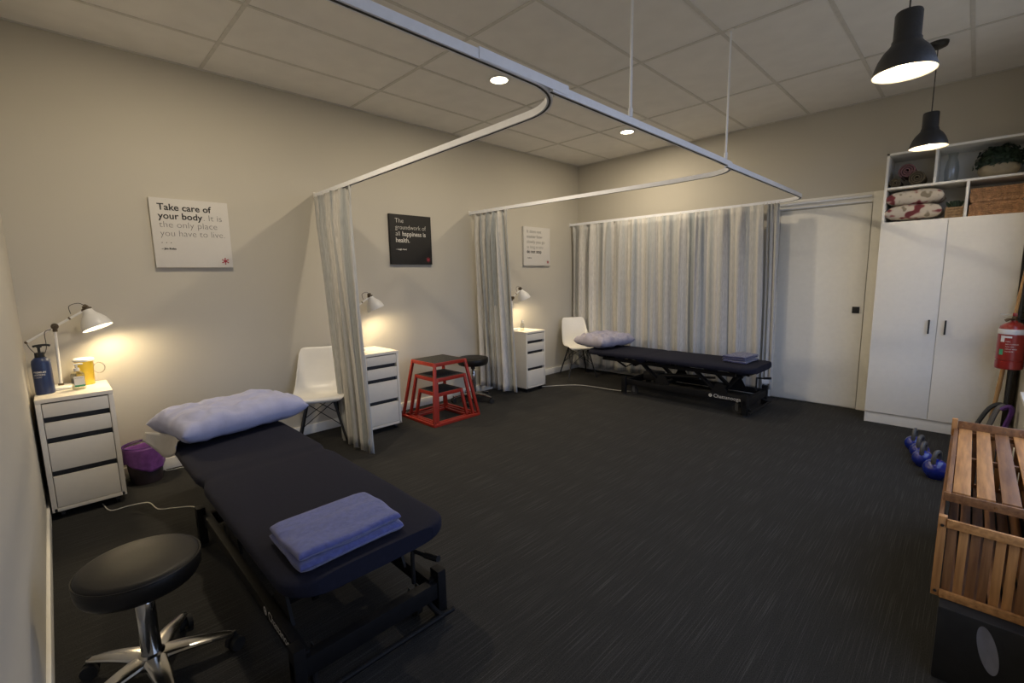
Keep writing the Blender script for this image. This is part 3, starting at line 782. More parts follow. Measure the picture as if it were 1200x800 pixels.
# ================================================================== WASTE BIN
t = thing('waste_bin', 'small wire bin lined with a purple bag on the floor beside the near drawer unit', 'bin', (.152, .512, 0))
b = MB(); b.lathe([(.0005, .002), (.088, .002), (.090, .004), (.116, .265)], seg=40); b.build('wire_basket', 'wire', t, solid=.002)
b = MB()
def bag(u, v):
    a = 2*pi*u
    wob = noise.noise(Vector((cos(a)*2, sin(a)*2, v*1.5)))
    if v < .3:
        q = v/.3; r = .095+.020*q; z = .08+.194*q            # inside
    else:
        q = (v-.3)/.7; r = .119-.002*q+.010*wob*q+.002*sin(a*17)*q; z = .274-.150*q*(1+.25*sin(a*2+1)+.12*wob)
    return Vector((r*cos(a), r*sin(a), z+.006*wob))
b.grid(bag, 60, 16, closeu=True); b.build('bin_liner', 'purple', t, solid=.0015, ang=180)
b = MB(); b.tube([(.118*cos(2*pi*i/40), .118*sin(2*pi*i/40), .277) for i in range(40)], .0035, 8, closed=True); b.build('rim', 'bandpur', t)

# ================================================================== SHELL CHAIRS
def shell_chair(label, loc, rz):
    t = thing('shell_chair', label, 'chair', loc, rz, 'white shell chairs with black legs')
    # x = forward. profile from seat front edge to back top
    prof = [(.180, .400), (.196, .418), (.180, .438), (.12, .438), (.03, .425), (-.05, .424), (-.112, .446), (-.155, .498), (-.185, .572), (-.212, .650), (-.236, .740), (-.252, .800), (-.262, .818)]
    wid = [.140, .185, .215, .230, .232, .228, .222, .214, .206, .196, .184, .166, .125]
    curl = [.0, .010, .025, .045, .062, .074, .078, .070, .056, .040, .026, .012, .003]
    P = smoothpath([(a, 0, c) for a, c in prof], 4); n = len(P)-1
    def lerp(arr, s):
        i = s*(len(arr)-1); a = min(int(i), len(arr)-2); f = i-a; f = f*f*(3-2*f); return arr[a]*(1-f)+arr[a+1]*f
    def fn(u, v):
        i = min(int(round(u*n)), n); q = P[i]; w_ = lerp(wid, u); c = lerp(curl, u); s = 2*v-1
        tq = (P[min(i+1, n)]-P[max(i-1, 0)]).normalized(); nr = Vector((tq.z, 0, -tq.x))   # towards the sitter
        if nr.dot(Vector((.6, 0, .8))) < 0: nr = -nr
        c2 = c*(abs(s)**2.1)
        return Vector((q.x, w_*.95*sin(s*pi/2*.98), q.z))+Vector((.75, 0, .55))*c2
    b = MB(); b.grid(fn, n, 24); b.build('seat_shell', 'shell', t, solid=.006, ang=180, sub=1)
    for sx, sy in ((1, 1), (1, -1), (-1, 1), (-1, -1)):
        b = MB(); b.cyl((sx*.105-.01, sy*.105, .405), (sx*.205-.02, sy*.205, 0), .012, .009, seg=14); b.build('leg', 'black', t)
    b = MB()
    def at(sx, sy, z):
        f = 1-z/.405; return Vector((sx*(.105+.10*f)-.01-.01*f, sy*(.105+.10*f), z))
    for sy in (-1, 1):
        b.cyl(at(1, sy, .385), at(-1, sy, .18), .0035, seg=8); b.cyl(at(-1, sy, .385), at(1, sy, .18), .0035, seg=8)
    for sx in (-1, 1):
        b.cyl(at(sx, 1, .385), at(sx, -1, .18), .0035, seg=8); b.cyl(at(sx, -1, .385), at(sx, 1, .18), .0035, seg=8)
    b.build('wire_brace', 'blackmet', t)
    b = MB(); b.beam((.10, 0, .402), (-.12, 0, .402), .03, .012); b.beam((-.01, .11, .402), (-.01, -.11, .402), .03, .012)
    for sx in (-1, 1):
        for sy in (-1, 1): b.cyl((sx*.105-.01, sy*.105, .395), (sx*.10-.01, sy*.10, .418), .012, seg=10)
    b.build('mount', 'blackmet', t)
    return t
shell_chair('white moulded shell chair with black legs partly behind the nearest curtain', (.325, 1.738, 0), radians(-26))
shell_chair('white moulded shell chair with black legs in the back corner behind the far bed pillow', (.385, 5.39, 0), radians(-34))

# ================================================================== PLYOMETRIC STEP BOXES
def step_box(label, c, hb, ht, z):
    t = thing('step_box', label, 'exercise box', (c[0], c[1], 0), 0, 'nested red steel exercise boxes')
    r = .013
    b = MB()
    for (sx, sy) in ((1, 1), (-1, 1), (-1, -1), (1, -1)):
        bb = MB(); bb.beam((sx*(hb-r), sy*(hb-r), .0), (sx*(ht-r), sy*(ht-r), z-.002), .026, .026, bev=.002, up=(0, 1, 0)); bb.build('leg', 'red', t)
        for zz in (.045, z-.045):
            f = zz/z; q = hb-r+(ht-hb)*f
            b.cyl((sx*q, sy*q-.016, zz), (sx*q, sy*q+.016, zz), .005, seg=8)
            b.cyl((sx*q-.016, sy*q, zz), (sx*q+.016, sy*q, zz), .005, seg=8)
    b.build('bolt', 'chrome', t)['kind'] = 'stuff'
    b = MB(); h = hb-r
    for s in (-1, 1):
        b.b2((-h, s*h-.012, .0), (h, s*h+.012, .026), bev=.002); b.b2((s*h-.012, -h, .0), (s*h+.012, h, .026), bev=.002)
    b.build('base_frame', 'red', t)
    b = MB(); h = ht-.004
    for s in (-1, 1):
        b.b2((-h, s*h-.004, z-.034), (h, s*h+.004, z+.002), bev=.001); b.b2((s*h-.004, -h, z-.034), (s*h+.004, h, z+.002), bev=.001)
    b.build('top_frame', 'red', t)
    b = MB(); b.b2((-h+.003, -h+.003, z-.006), (h-.003, h-.003, z+.003), bev=.001); b.build('grip_top', 'grip', t)
    return t
step_box('tallest red steel exercise box with black top, enclosing the two smaller ones', (.470, 2.905), .292, .200, .60)
step_box('middle red steel exercise box nested inside the tallest one', (.500, 2.895), .245, .185, .45)
step_box('smallest red steel exercise box nested under the other two', (.510, 2.885), .200, .160, .30)

# ================================================================== ROLLING STOOLS
def stool(label, loc, rz, z, lever=0.0, R=.178, leg=.25):
    t = thing('rolling_stool', label, 'stool', loc, rz, 'black rolling stools')
    th = .088
    b = MB(); b.lathe([(.0005, z-th), (R-.03, z-th), (R-.012, z-th+.008), (R-.003, z-th+.025), (R, z-th+.05), (R-.001, z-.018), (R-.008, z-.006), (R-.022, z-.001), (.06, z+.002), (.0005, z+.002)], seg=64)
    s = b.build('seat', 'vinyl', t, ang=60)
    b = MB(); b.tube([((R-.0015)*cos(2*pi*i/64), (R-.0015)*sin(2*pi*i/64), z-.014) for i in range(64)], .0028, 6, closed=True); b.build('piping', 'vinyl', s)
    b = MB(); b.cyl((0, 0, z-th-.012), (0, 0, z-th), .07, seg=28); b.cyl((0, 0, z-th-.05), (0, 0, z-th-.01), .024, seg=20)
    b.build('seat_plate', 'black', t)
    b = MB(); b.tube([(cos(lever)*.03, sin(lever)*.03, z-th-.02), (cos(lever)*.12, sin(lever)*.12, z-th-.035), (cos(lever)*.17, sin(lever)*.17, z-th-.075)], [.005, .006, .009], 10); b.build('height_lever', 'black', t)
    b = MB(); b.cyl((0, 0, .20), (0, 0, z-th-.03), .014, seg=20); b.build('gas_piston', 'black', t)
    b = MB(); b.lathe([(.030, .07), (.030, .12), (.0285, .25), (.0285, z-th-.075), (.026, z-th-.070), (.015, z-th-.070)], seg=32); b.build('column', 'chrome', t)
    b = MB(); b.lathe([(.0005, .070), (.05, .070), (.052, .085), (.048, .100), (.031, .112)], seg=32)
    for k in range(5):
        a = 2*pi*k/5; d = Vector((cos(a), sin(a), 0)); nrm = Vector((-sin(a), cos(a), 0)); secs = []
        for i in range(13):
            f = i/12; r = .03+(leg-.03)*f; hw = .026*(1-f)**.7+.0125; zc = .094-.030*f*f; hh = .013*(1-.35*f)
            s_ = []
            for q in range(12):
                an = 2*pi*q/12; s_.append(d*r+nrm*(hw*math.copysign(abs(cos(an))**.6, cos(an)))+Vector((0, 0, zc+hh*math.copysign(abs(sin(an))**.7, sin(an)))))
            secs.append(s_)
        loft(b, secs)
    b.build('star_base', 'chrome', t)
    for k in range(5):
        a = 2*pi*k/5; c = Vector((cos(a)*leg, sin(a)*leg, .026)); nrm = Vector((-sin(a+.6), cos(a+.6), 0)); d = Vector((cos(a), sin(a), 0))
        b = MB(); b.cyl(c+nrm*.006, c+nrm*.024, .026, seg=22); b.cyl(c-nrm*.006, c-nrm*.024, .026, seg=22); b.cyl(c-nrm*.012, c+nrm*.012, .015, seg=14); b.cyl(c+Vector((0, 0, .01)), c+Vector((0, 0, .05)), .008, seg=10)
        b.build('castor', 'rubber', t)
    return t
stool('black round rolling stool with chrome star base in the foreground', (2.318, .272, 0), radians(5), .468, lever=radians(215))
stool('black round rolling stool beside the red exercise boxes', (.300, 3.500, 0), radians(20), .520, lever=radians(-60), leg=.235)

# ================================================================== WALL QUOTE BOARDS
def board(label, y0, y1, z0, z1, blk, lines, by, bysz):
    t = thing('quote_board', label, 'wall sign', (0.0, (y0+y1)/2, (z0+z1)/2), group='square quote boards on the left wall')
    hy = (y1-y0)/2; hz = (z1-z0)/2; X = .030
    b = MB(); b.b2((.002, -hy, -hz), (X, hy, hz), bev=.0015); b.build('canvas_board', 'posterblk' if blk else 'poster', t)
    for (txt, sz, yy, zz, bold, ink, xs) in lines:
        text_mesh(txt, sz, (X+.0012, -hy+yy, hz-zz), (0, 1, 0), (0, 0, 1), ink, t, bold=bold, xs=xs)
    # small red emblem: ring of figures round a heart
    b = MB(); cy, cz = hy-.052, -hz+.05
    for k in range(6):
        a = pi/2+2*pi*k/6; b.cyl((X, cy+.022*cos(a), cz+.022*sin(a)), (X+.001, cy+.022*cos(a), cz+.022*sin(a)), .0048, seg=10)
        b.beam((X+.0005, cy+.006*cos(a+.3), cz+.006*sin(a+.3)), (X+.0005, cy+.017*cos(a), cz+.017*sin(a)), .007, .001, up=(1, 0, 0))
    b.cyl((X, cy, cz), (X+.0012, cy, cz), .010, seg=14); b.build('emblem', 'inkred', t)
    return t
board('square white board reading Take care of your body, leftmost on the wall', .735, 1.235, 1.536, 2.040, False,
      [('Take care of', .066, .045, .085, .0012, 'ink', 1.0), ('your body', .066, .045, .148, .0012, 'ink', 1.0), ('. It is', .066, .325, .148, -.0011, 'inkgrey', 1.0),
       ('the only place', .066, .045, .211, -.0011, 'inkgrey', 1.0), ('you have to live.', .066, .045, .274, -.0011, 'inkgrey', .96),
       ('. . .', .05, .045, .325, .0, 'ink', 1.1), ('\u2013 Jim Rohn', .018, .045, .372, .0008, 'ink', 1.1)], None, 0)
board('square black board reading The groundwork of all happiness is health', 2.682, 3.190, 1.572, 2.082, True,
      [('The', .066, .062, .085, -.0008, 'inkwhite', 1.0), ('groundwork of', .066, .062, .151, -.0008, 'inkwhite', .93), ('all', .066, .062, .217, -.0008, 'inkwhite', 1.0), ('happiness is', .066, .142, .217, .0009, 'inkwhite', .93),
       ('health.', .066, .062, .283, .0009, 'inkwhite', .96), ('\u2013 Leigh Hunt', .020, .062, .362, .0008, 'inkwhite', 1.2)], None, 0)
board('square white board ending do not stop, right of the middle curtain', 4.668, 5.205, 1.567, 2.080, False,
      [('It does not', .060, .055, .080, -.0004, 'inkgrey', 1.1), ('matter how', .060, .055, .148, -.0004, 'inkgrey', 1.1), ('slowly you go', .060, .055, .216, -.0004, 'inkgrey', 1.1),
       ('as long as you', .060, .055, .284, -.0008, 'inkgrey', .98), ('do not stop', .062, .055, .346, .0010, 'ink', 1.0), ('\u2013 Confucius', .018, .055, .415, .0006, 'ink', 1.1)], None, 0)

# ================================================================== WARDROBE WITH OPEN SHELVES
WX0, WX1, WYF = 3.662, 4.545, 5.50; WD = L-.006-WYF
t = thing('wardrobe', 'tall white two door cupboard with open cubby shelves on top', 'cupboard', ((WX0+WX1)/2, WYF, 0))
hw = (WX1-WX0)/2; pt = .018; ZD = 1.828; ZT = 2.425; ZM = 2.125
b = MB()
b.b2((-hw, 0, .0), (-hw+pt, WD, ZT), bev=.001); b.b2((hw-pt, 0, 0), (hw, WD, ZT), bev=.001)
b.b2((-hw, 0, ZT-pt), (hw, WD, ZT), bev=.001); b.b2((-hw+pt, 0, ZD-.012), (hw-pt, WD, ZD+.006), bev=.001)
b.b2((-hw+pt, WD-.01, .1), (hw-pt, WD, ZT-pt)); b.b2((-hw+pt, .02, .09), (hw-pt, WD, .11)); b.build('carcass', 'whitelam2', t)
b = MB(); b.b2((-hw+.001, .004, 0), (hw-.001, .02, .098), bev=.001); b.build('plinth', 'whitelam2', t)
for s in (-1, 1):
    b = MB(); b.b2((min(0, s*(hw-.0015)) + (.0015 if s > 0 else 0), -.018, .105), (max(0, s*(hw-.0015)) - (.0015 if s < 0 else 0), 0, ZD-.004), bev=.001); d_ = b.build('door', 'whitelam2', t)
    x = s*.052
    b = MB(); b.cyl((x, -.048, .865), (x, -.048, .985), .0065, seg=10); b.cyl((x, -.05, .875), (x, -.016, .875), .005, seg=8); b.cyl((x, -.05, .975), (x, -.016, .975), .005, seg=8); b.build('handle', 'black', d_)
b = MB(); b.b2((-hw+pt, .004, ZM-.009), (hw-pt, WD-.01, ZM+.009), bev=.001); b.build('shelf', 'whitelam2', t)
b = MB(); b.b2((3.990-4.1035-.009, .004, ZM+.009), (3.990-4.1035+.009, WD-.01, ZT-pt), bev=.001); b.build('divider', 'whitelam2', t)
b = MB(); b.b2((4.197-4.1035-.009, .004, ZD+.006), (4.197-4.1035+.009, WD-.01, ZM-.009), bev=.001); b.build('divider', 'whitelam2', t)

# rolled towels in the upper left cubby
def roll(label, x, z, r, m, y0=5.53, ln=.25):
    b = MB(); pts = []
    for i in range(60):
        f = i/59; a = f*2*pi*3.2; rr = r*(.12+.86*f); pts.append((rr*cos(a+x*9), rr*sin(a+x*9)))
    th = r*.095
    prev = None
    rings = []
    for (px, pz) in pts:
        q = Vector((px, 0, pz)); n = q.normalized()
        rings.append([b.bm.verts.new(q+n*th), b.bm.verts.new(q+n*th+Vector((0, ln, 0))), b.bm.verts.new(q-n*th+Vector((0, ln, 0))), b.bm.verts.new(q-n*th)])
    for A, B in zip(rings[:-1], rings[1:]):
        for k in range(4): b.bm.faces.new((A[k], A[(k+1) % 4], B[(k+1) % 4], B[k]))
    b.bm.faces.new(rings[0]); b.bm.faces.new(rings[-1][::-1])
    mz = min(v.co.z for v in b.bm.verts)
    for v in b.bm.verts: v.co.z -= mz
    o = b.build('rolled_towel', m, ang=50); o.location = (x, y0, z); return tag(o, label, 'rolled towel', 'rolled towels in the top cubby')
zs = ZM+.010
roll('olive brown rolled towel, left of the two at the bottom of the cubby', 3.728, zs, .042, 'rollbrown')
roll('olive brown rolled towel, right of the two at the bottom of the cubby', 3.876, zs, .058, 'rollbrown')
roll('dusty pink rolled towel resting on top of two brown ones', 3.805, zs+.078, .060, 'rollpink', y0=5.535)
# plant bowl and glass vase in the upper right cubby
t = thing('potted_plant', 'bushy dark green plant in a wide pale bowl on the top shelf', 'plant', (4.360, 5.655, zs))
b = MB(); b.lathe([(.0005, 0), (.075, 0), (.105, .02), (.122, .055), (.118, .09), (.108, .098), (.0005, .088)], seg=36); b.build('bowl', 'pot', t)
b = MB(); rnd = random.Random(4)
for i in range(900):
    a = rnd.uniform(0, 2*pi); e = rnd.uniform(-.05, 1.0)*pi/2; rr = rnd.uniform(.75, 1.0)
    q = Vector((.150*rr*cos(a)*cos(e*.85), .135*rr*sin(a)*cos(e*.85), .092+.150*rr*max(0, sin(e))+.012*sin(a*5)))
    d = (q-Vector((0, 0, .09))).normalized(); s = rnd.uniform(.012, .022)
    x = d.cross(Vector((rnd.uniform(-1, 1), rnd.uniform(-1, 1), rnd.uniform(-1, 1)))).normalized(); y = d.cross(x)
    vs = [b.bm.verts.new(q-x*s), b.bm.verts.new(q+y*s*.5+d*s*.3), b.bm.verts.new(q+x*s+d*s*.5), b.bm.verts.new(q-y*s*.5+d*s*.3)]; b.bm.faces.new(vs)
b.ball((0, 0, .125), .105, sc=(1.2, 1.05, .98)); b.build('foliage', 'leaf', t, smooth=False)
t = thing('glass_vase', 'clear glass vase standing left of the bushy potted plant', 'vase', (4.085, 5.62, zs))
b = MB(); b.lathe([(.0005, .002), (.035, .002), (.042, .02), (.046, .10), (.036, .17), (.026, .20), (.034, .235)], seg=30); b.build('vase_body', 'vaseglass', t, solid=.002)
b = MB(); b.cyl((0, 0, 0), (0, 0, .006), .043, seg=28); b.build('coaster', 'whitemet', t)
# cushions, small pot, woven basket in the lower row
zl = ZD+.007
pillow('cushion', 'cream floral cushion, lower of the stacked pair', 'cushion', (3.865, 5.665, zl+.008), 0, .385, .32, .135, 'floral', 21, group='floral cushions in the cubby', wr=.004)
pillow('cushion', 'cream floral cushion with dark sprigs, upper of the stacked pair', 'cushion', (3.868, 5.665, zl+.130), 0, .39, .32, .135, 'floral', 33, group='floral cushions in the cubby', wr=.004)
t = thing('potted_succulent', 'small dark succulent in a square tan woven pot beside the cushions', 'plant', (4.125, 5.60, zl))
b = MB(); b.box((0, 0, .045), (.105, .10, .09), bev=.006)
for k in range(4):
    for x in (-.04, -.02, 0, .02, .04): b.cyl((x, -.052, .012+.022*k), (x+.018, -.052, .012+.022*k), .008, seg=6)
b.build('woven_pot', 'basketpot', t)
b = MB()
for i in range(46):
    a = rnd.uniform(0, 2*pi); r_ = rnd.uniform(0, .035); c = Vector((r_*cos(a), r_*sin(a), .09)); d = Vector((cos(a)*.6*r_/.035, sin(a)*.6*r_/.035, 1)).normalized()
    b.tube([c, c+d*.03, c+d*.055], [.007, .009, .001], 6)
b.build('succulent_leaves', 'leaf', t)
t = thing('woven_basket', 'brown woven hyacinth storage basket in the lower right cubby', 'basket', (4.368, 5.515, zl))
b = MB(); bw, bh, bd = .300, .225, .30
b.b2((-bw/2+.012, .012, .004), (bw/2-.012, bd-.01, bh-.02), bev=.01)
for r in range(14):
    z = .008+r*.0155
    if r in (6, 7): continue
    for face in ('f', 'l', 'r'):
        n = 26 if face == 'f' else 22
        pts = []
        for i in range(n*2+1):
            f = i/(n*2); w_ = .0035*sin(i*pi/1.5+r*2.1)
            if face == 'f': pts.append((-bw/2+bw*f, .008+w_, z+.002*sin(i*2.2+r)))
            elif face == 'l': pts.append((-bw/2+.008+w_, bd*f, z+.002*sin(i*2.2+r)))
            else: pts.append((bw/2-.008+w_, bd*f, z+.002*sin(i*2.2+r)))
        b.tube(pts, .0086, 6)
for i in range(13):
    x = -bw/2+.015+i*(bw-.03)/12
    b.ball((x, .006, .116+.004*(i % 2)), .014, sc=(1.0, .7, .95), u=8, v=6, rot=RY(.5*(-1)**i))
b.build('basket_weave', 'hyacinth', t)

# ================================================================== PENDANT LAMPS
def pendant(label, x, y, zr):
    t = thing('pendant_lamp', label, 'pendant lamp', (x, y, zr), 0, 'dark pendant lamps hanging near the right wall')
    po_ = [(.112, 0), (.111, .008), (.105, .030), (.094, .062), (.078, .090), (.060, .110), (.052, .122), (.052, .132), (.0475, .138), (.0475, .236), (.044, .244), (.010, .248), (.006, .254)]
    b = MB(); b.lathe(po_, seg=48); s = b.build('shade', 'shadeout', t, ang=45)
    b = MB(); b.lathe([(.112, 0), (.1095, .001), (.1035, .030), (.092, .061), (.076, .088), (.058, .108), (.048, .120), (.045, .20), (.0005, .202)], seg=48); b.build('shade_lining', 'shadein', s, ang=60)
    b = MB(); b.ball((0, 0, .058), .036, sc=(1, 1, 1.1)); b.cyl((0, 0, .09), (0, 0, .20), .016, seg=16); b.build('bulb', 'bulb', t)
    b = MB(); b.cyl((0, 0, .25), (0, 0, H-zr-.02), .0032, seg=8); b.build('cord', 'darkcord', t)
    b = MB(); b.lathe([(.004, H-zr-.046), (.020, H-zr-.044), (.052, H-zr-.030), (.058, H-zr-.012), (.058, H-zr-.001)], seg=36); b.build('ceiling_canopy', 'shadeout', t, ang=50)
    l = bpy.data.lights.new('pendant_bulb_light', 'SPOT'); l.energy = PEND_W; l.color = WARM; l.shadow_soft_size = .036; l.spot_size = radians(165); l.spot_blend = .2
    lo = bpy.data.objects.new('pendant_bulb_light', l); COL.objects.link(lo); lo.parent = t; lo.location = (0, 0, .012)
    return t
pendant('dark grey pendant lamp lit, the nearer and larger looking of two', 4.008, 2.855, 2.250)
pendant('dark grey pendant lamp lit, farther one in front of the open shelves', 3.973, 4.854, 2.303)

# ================================================================== FIRE EXTINGUISHER
t = thing('fire_extinguisher', 'red fire extinguisher with white band hung on the right wall', 'fire extinguisher', (4.532, 5.18, .665))
R = .076
b = MB(); b.lathe([(.0005, 0), (R-.006, 0), (R, .006), (R, .060), (R-.004, .063), (R-.004, .067), (R, .070), (R, .295), (R-.006, .318), (R-.03, .340), (.022, .352), (.018, .362)], seg=44); b.build('cylinder', 'extred', t)
b = MB(); b.lathe([(R+.0006, .262), (R+.0012, .264), (R+.0012, .298), (R+.0006, .300)], seg=44); b.build('white_band', 'label', t)
def patch(a0, a1, z0, z1, r):
    def f(u, v): a = a0+(a1-a0)*u; return Vector((r*cos(a), r*sin(a), z0+(z1-z0)*v))
    return f
aw = radians(-98)
b = MB(); b.grid(patch(aw-.75, aw+.5, .095, .255, R+.0008), 20, 2); lb = b.build('rating_label', 'extred', t)
b = MB(); b.grid(patch(aw-.72, aw-.40, .205, .252, R+.0014), 8, 2); b.grid(patch(aw-.40, aw+.1, .236, .250, R+.0014), 8, 2); b.build('label_panel', 'label', lb)
b = MB(); b.grid(patch(aw-.74, aw-.42, .108, .150, R+.0014), 8, 2); b.build('label_mark', 'green', lb)
text_mesh('FIRE', .014, (0,)*3, (1, 0, 0), (0, 1, 0), 'inkwhite', lb, bend=wrapcyl(R+.0016, .205, aw-.30))
for i, s_ in enumerate(('DRY POWDER', 'PULL PIN', 'AIM AT BASE', 'SQUEEZE')):
    text_mesh(s_, .011, (0,)*3, (1, 0, 0), (0, 1, 0), 'inkwhite', lb, bend=wrapcyl(R+.0016, .186-.018*i, aw-.30))
b = MB(); b.cyl((0, 0, .355), (0, 0, .392), .015, seg=16); b.cyl((0, -.01, .372), (-.035, -.03, .372), .008, seg=10); b.cyl((-.03, -.027, .372), (-.045, -.036, .362), .011, seg=10); b.build('valve', 'brass', t)
b = MB(); b.beam((.0, 0, .405), (-.075, -.02, .408), .016, .003); b.beam((0, 0, .392), (-.055, -.02, .386), .016, .003); b.build('squeeze_handle', 'chrome', t)
b = MB(); b.box((.0, 0, .405), (.026, .026, .024), bev=.004); b.build('valve_cap', 'extred', t)
b = MB(); b.tube(smoothpath([(.02, .0, .375), (.05, .02, .36), (.066, .045, .30), (.07, .05, .18)], 6), .007, 8); b.build('hose', 'rubber', t)
b = MB(); b.b2((R-.004, -.02, .20), (WX-4.532, .02, .25), bev=.002); b.b2((WX-4.532-.004, -.025, .12), (WX-4.532, .025, .34)); b.build('wall_bracket', 'blackmet', t)

# ================================================================== CANE, BANDS
t = thing('bamboo_cane', 'tall bamboo cane leaning in the corner behind the fire extinguisher', 'cane', (4.468, 5.34, 0))
b = MB(); A = Vector((0, 0, 0)); B = Vector((.138, .02, 1.92)); pts = []; rad = []
for i in range(41):
    f = i/40; pts.append(A+(B-A)*f); rad.append(.0135+(.0022 if i % 5 == 0 else 0))
b.tube(pts, rad, 14); b.build('cane_stem', 'bamboo', t)
t = thing('band_hook', 'small black wall hook above the hanging exercise bands', 'hook', (WX, 5.36, 1.66))
b = MB(); b.b2((-.006, -.012, -.03), (0, .012, .03)); b.tube(smoothpath([(-.004, 0, -.01), (-.035, 0, -.015), (-.05, 0, 0), (-.05, 0, .015)], 4), .004, 8); b.build('hook_body', 'black', t)
def band(label, pts, r, m, group='rubber exercise bands'):
    base = Vector(pts[0]); b = MB(); b.tube(smoothpath([Vector(q) for q in pts], 8), r, 10, flat=(1.0, .55)); o = b.build('exercise_band', m); rebase(o, pts[-1]); return tag(o, label, 'exercise band', group)
band('long black exercise band hanging behind the fire extinguisher', [(4.578, 5.36, 1.655), (4.566, 5.345, 1.3), (4.560, 5.33, .8), (4.552, 5.32, .42), (4.552, 5.325, .33), (4.554, 5.345, .42), (4.560, 5.36, .8), (4.568, 5.375, 1.3), (4.576, 5.38, 1.655)], .013, 'bandblk')
band('dark exercise band looped leftmost behind the crates', [(4.545, 5.29, .34), (4.52, 5.285, .365), (4.47, 5.28, .33), (4.42, 5.27, .22), (4.38, 5.26, .08), (4.37, 5.26, .012)], .026, 'bandblk')
band('grey exercise band looped between the dark and purple ones', [(4.55, 5.27, .33), (4.535, 5.265, .36), (4.505, 5.255, .32), (4.475, 5.25, .20), (4.45, 5.24, .08), (4.44, 5.24, .012)], .028, 'bandgry')
band('purple exercise band looped behind the crates', [(4.53, 5.235, .335), (4.565, 5.225, .365), (4.582, 5.22, .33), (4.56, 5.22, .22), (4.53, 5.21, .09), (4.515, 5.21, .012)], .028, 'bandpur')

# ================================================================== KETTLEBELLS
def kettlebell(label, x, y, r, rz):
    t = thing('kettlebell', label, 'kettlebell', (x, y, 0), rz, 'blue kettlebells lined up by the crates')
    b = MB(); pr_ = [(.0005, 0), (r*.60, 0)]
    for i in range(1, 15):
        a = -pi/2*.62+(pi*.5+pi/2*.62)*i/14; pr_.append((max(.0005, r*cos(a)), r*.86+r*sin(a)*.98))
    b.lathe(pr_, seg=36); b.build('bell', 'kbblue', t)
    b = MB(); w_ = r*.62; z0 = r*1.50
    b.tube(smoothpath([(-w_*.95, 0, z0-.012), (-w_*1.02, 0, z0+.02), (-w_*.85, 0, z0+.055), (-w_*.4, 0, z0+.072), (w_*.4, 0, z0+.072), (w_*.85, 0, z0+.055), (w_*1.02, 0, z0+.02), (w_*.95, 0, z0-.012)], 5), .0135, 12)
    b.build('handle', 'iron', t)
    return t
kettlebell('blue kettlebell with grey handle, nearest of the row beside the crate', 4.218, 4.30, .072, radians(72))
kettlebell('blue kettlebell with grey handle, second nearest in the row', 4.140, 4.50, .064, radians(80))
kettlebell('blue kettlebell with grey handle, third in the row', 4.112, 4.68, .062, radians(75))
kettlebell('blue kettlebell with grey handle, farthest in the row by the cupboard', 4.065, 4.86, .060, radians(84))

# ================================================================== CRATES AND BLACK BOX
t = thing('slatted_crate', 'slatted brown wooden crate upright on the black box, lower of the two', 'crate', (4.418, 2.85, .272), 0, 'slatted wooden crates')
hx, y0, y1, hz = .128, -.60, .60, .295
for sx in (-1, 1):
    for yy in (y0+.012, y1-.012):
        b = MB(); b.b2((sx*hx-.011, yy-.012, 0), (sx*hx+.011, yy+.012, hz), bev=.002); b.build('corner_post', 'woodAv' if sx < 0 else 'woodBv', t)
for yy in (y0, y1):
    for za, zb in ((hz-.035, hz-.005), (0, .028)):
        b = MB(); b.b2((-hx+.011, yy-.006, za), (hx-.011, yy+.006, zb), bev=.002); b.build('end_rail', 'woodA', t)
for sx in (-1, 1):
    for zz in (.03, .105, .18, .25):
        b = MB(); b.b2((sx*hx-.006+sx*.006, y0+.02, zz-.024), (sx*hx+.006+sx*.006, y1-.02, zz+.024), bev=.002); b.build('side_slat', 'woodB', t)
ns = 8
for i in range(ns):
    x = -hx+.026+i*(2*hx-.052)/(ns-1)
    for yy, inn in ((y0, .012), (y1, -.012)):
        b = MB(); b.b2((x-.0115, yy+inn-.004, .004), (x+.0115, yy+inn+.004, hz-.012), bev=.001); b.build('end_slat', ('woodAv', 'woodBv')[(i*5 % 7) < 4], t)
for i in range(6):
    x = -hx+.03+i*(2*hx-.06)/5; b = MB(); b.b2((x-.016, y0+.014, .004), (x+.016, y1-.014, .014), bev=.001); b.build('floor_slat', 'woodB', t)
b = MB()
for x in (-hx, hx): b.cyl((x, y0-.007, hz-.03), (x, y0-.001, hz-.03), .005, seg=10); b.cyl((x, y0-.007, .02), (x, y0-.001, .02), .005, seg=10)
b.build('screw', 'chrome', t)['kind'] = 'stuff'
t = thing('slatted_crate', 'shallow slatted brown wooden crate with four long top slats, uppermost of the stack', 'crate', (4.418, 2.915, .567), 0, 'slatted wooden crates')
y0, y1 = -.50, .475; hx = .130
for i in range(4):
    x = -hx+.042+i*(2*hx-.072)/3
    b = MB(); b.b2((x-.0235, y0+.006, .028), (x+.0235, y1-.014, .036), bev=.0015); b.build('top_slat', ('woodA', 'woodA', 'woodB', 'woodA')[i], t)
for yy in (y0+.006, .0, y1-.03): b = MB(); b.b2((-hx+.006, yy-.009, .006), (hx-.006, yy+.009, .0275), bev=.001); b.build('cross_rail', 'woodB', t)
for xa in (-hx, hx-.016): b = MB(); b.b2((xa, y0, .0), (xa+.016, y1, .034), bev=.002); b.build('side_rail', 'woodB', t)
b = MB(); b.b2((-hx+.012, y1-.010, .02), (hx-.012, y1+.004, .072), bev=.002); b.build('end_board', 'woodB', t)
b = MB(); b.b2((-hx-.004, y0-.010, .0), (hx+.004, y0+.002, .032), bev=.002); b.build('end_board', 'woodB', t)
for sx in (-1, 1):
    b = MB(); b.b2((sx*hx-.011, y1-.018, .0), (sx*hx+.011, y1+.008, .082), bev=.002); b.build('corner_post', 'woodAv', t)
b = MB()
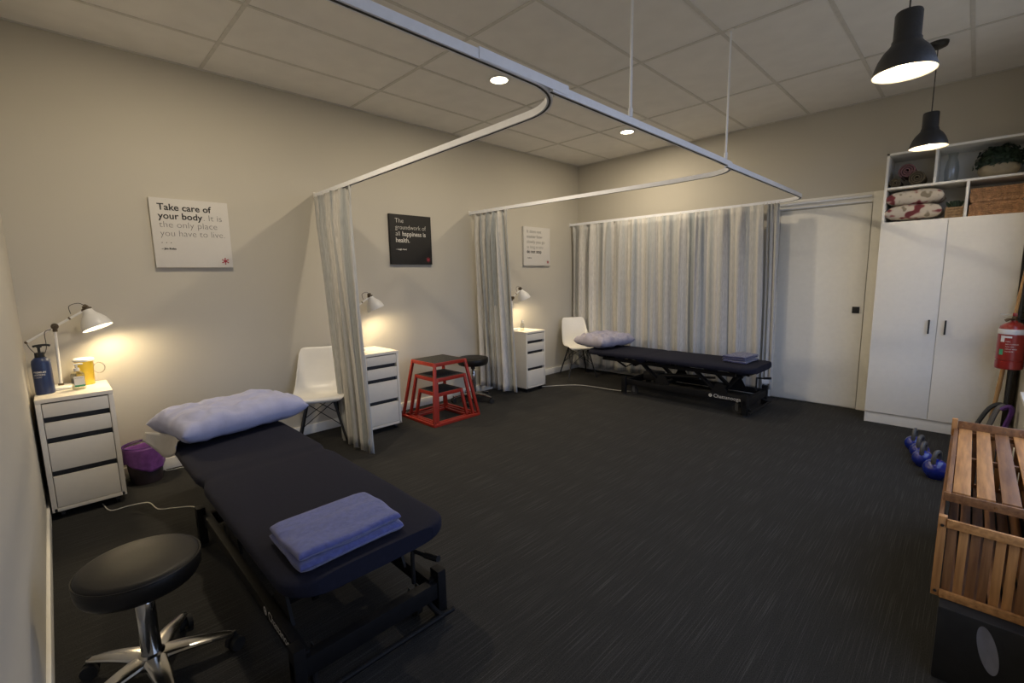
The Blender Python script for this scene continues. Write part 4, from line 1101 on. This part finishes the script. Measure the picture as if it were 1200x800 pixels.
for i in range(5): b.cyl((-hx+.03+i*.05, y1-.013, .05), (-hx+.03+i*.05, y1-.009, .05), .003, seg=8)
b.cyl((.0, y0-.011, .016), (.0, y0-.007, .016), .005, seg=10); b.build('screw', 'chrome', t)['kind'] = 'stuff'
t = thing('black_box', 'matt black box with a pale oval on its front, under the wooden crates', 'box', (4.448, 2.85, 0))
b = MB(); b.b2((-.145, -.66, .0), (.145, .62, .270), bev=.008); b.build('box_body', 'speaker', t)
b = MB(); b.lathe([(.0005, 0), (.026, 0), (.027, .001)], o=(0, 0, 0), seg=40)
bmesh.ops.transform(b.bm, matrix=Matrix.Translation((-.018, -.6605, .175)) @ Matrix.Rotation(radians(-13), 4, 'Y') @ Matrix.Diagonal((.86, 1, 3.0, 1)) @ Matrix.Rotation(pi/2, 4, 'X'), verts=b.bm.verts)
b.build('oval_badge', 'ovalgrey', t)

# ================================================================== CABLES, SOCKET
def cable(label, pts, r=.0032):
    b = MB(); b.tube(smoothpath(pts, 8), r, 8); o = b.build('power_cable', 'cord'); rebase(o, (pts[0][0], pts[0][1], 0)); return tag(o, label, 'cable', 'white power cables on the carpet')
z = .0035
cable('white power cable running from under the near drawer unit to the foreground table', [(.40, .25, z), (.552, .279, z), (.56, .362, z), (.579, .434, z), (.617, .469, z), (.759, .494, z), (.816, .569, z), (.90, .66, z), (1.15, .66, .03), (1.43, .66, .07)])
cable('short white power cable behind the purple lined bin', [(.03, .60, .11), (.04, .63, .01), (.06, .68, z), (.09, .76, z), (.35, .90, z)])
cable('white power cable on the carpet between the far drawer unit and far table', [(.42, 4.52, z), (.499, 4.635, z), (.612, 4.795, z), (.764, 4.924, z), (.999, 4.969, z), (1.25, 4.99, z), (1.50, 5.10, z)])
t = thing('power_socket', 'small white power socket low on the left wall behind the bin', 'socket', (0, .70, .16))
b = MB(); b.b2((0, -.036, -.036), (.009, .036, .036), bev=.003); b.build('face_plate', 'whitemet', t)
b = MB(); b.b2((.009, -.016, -.016), (.034, .016, .016), bev=.004); b.build('plug', 'whitemet', t)
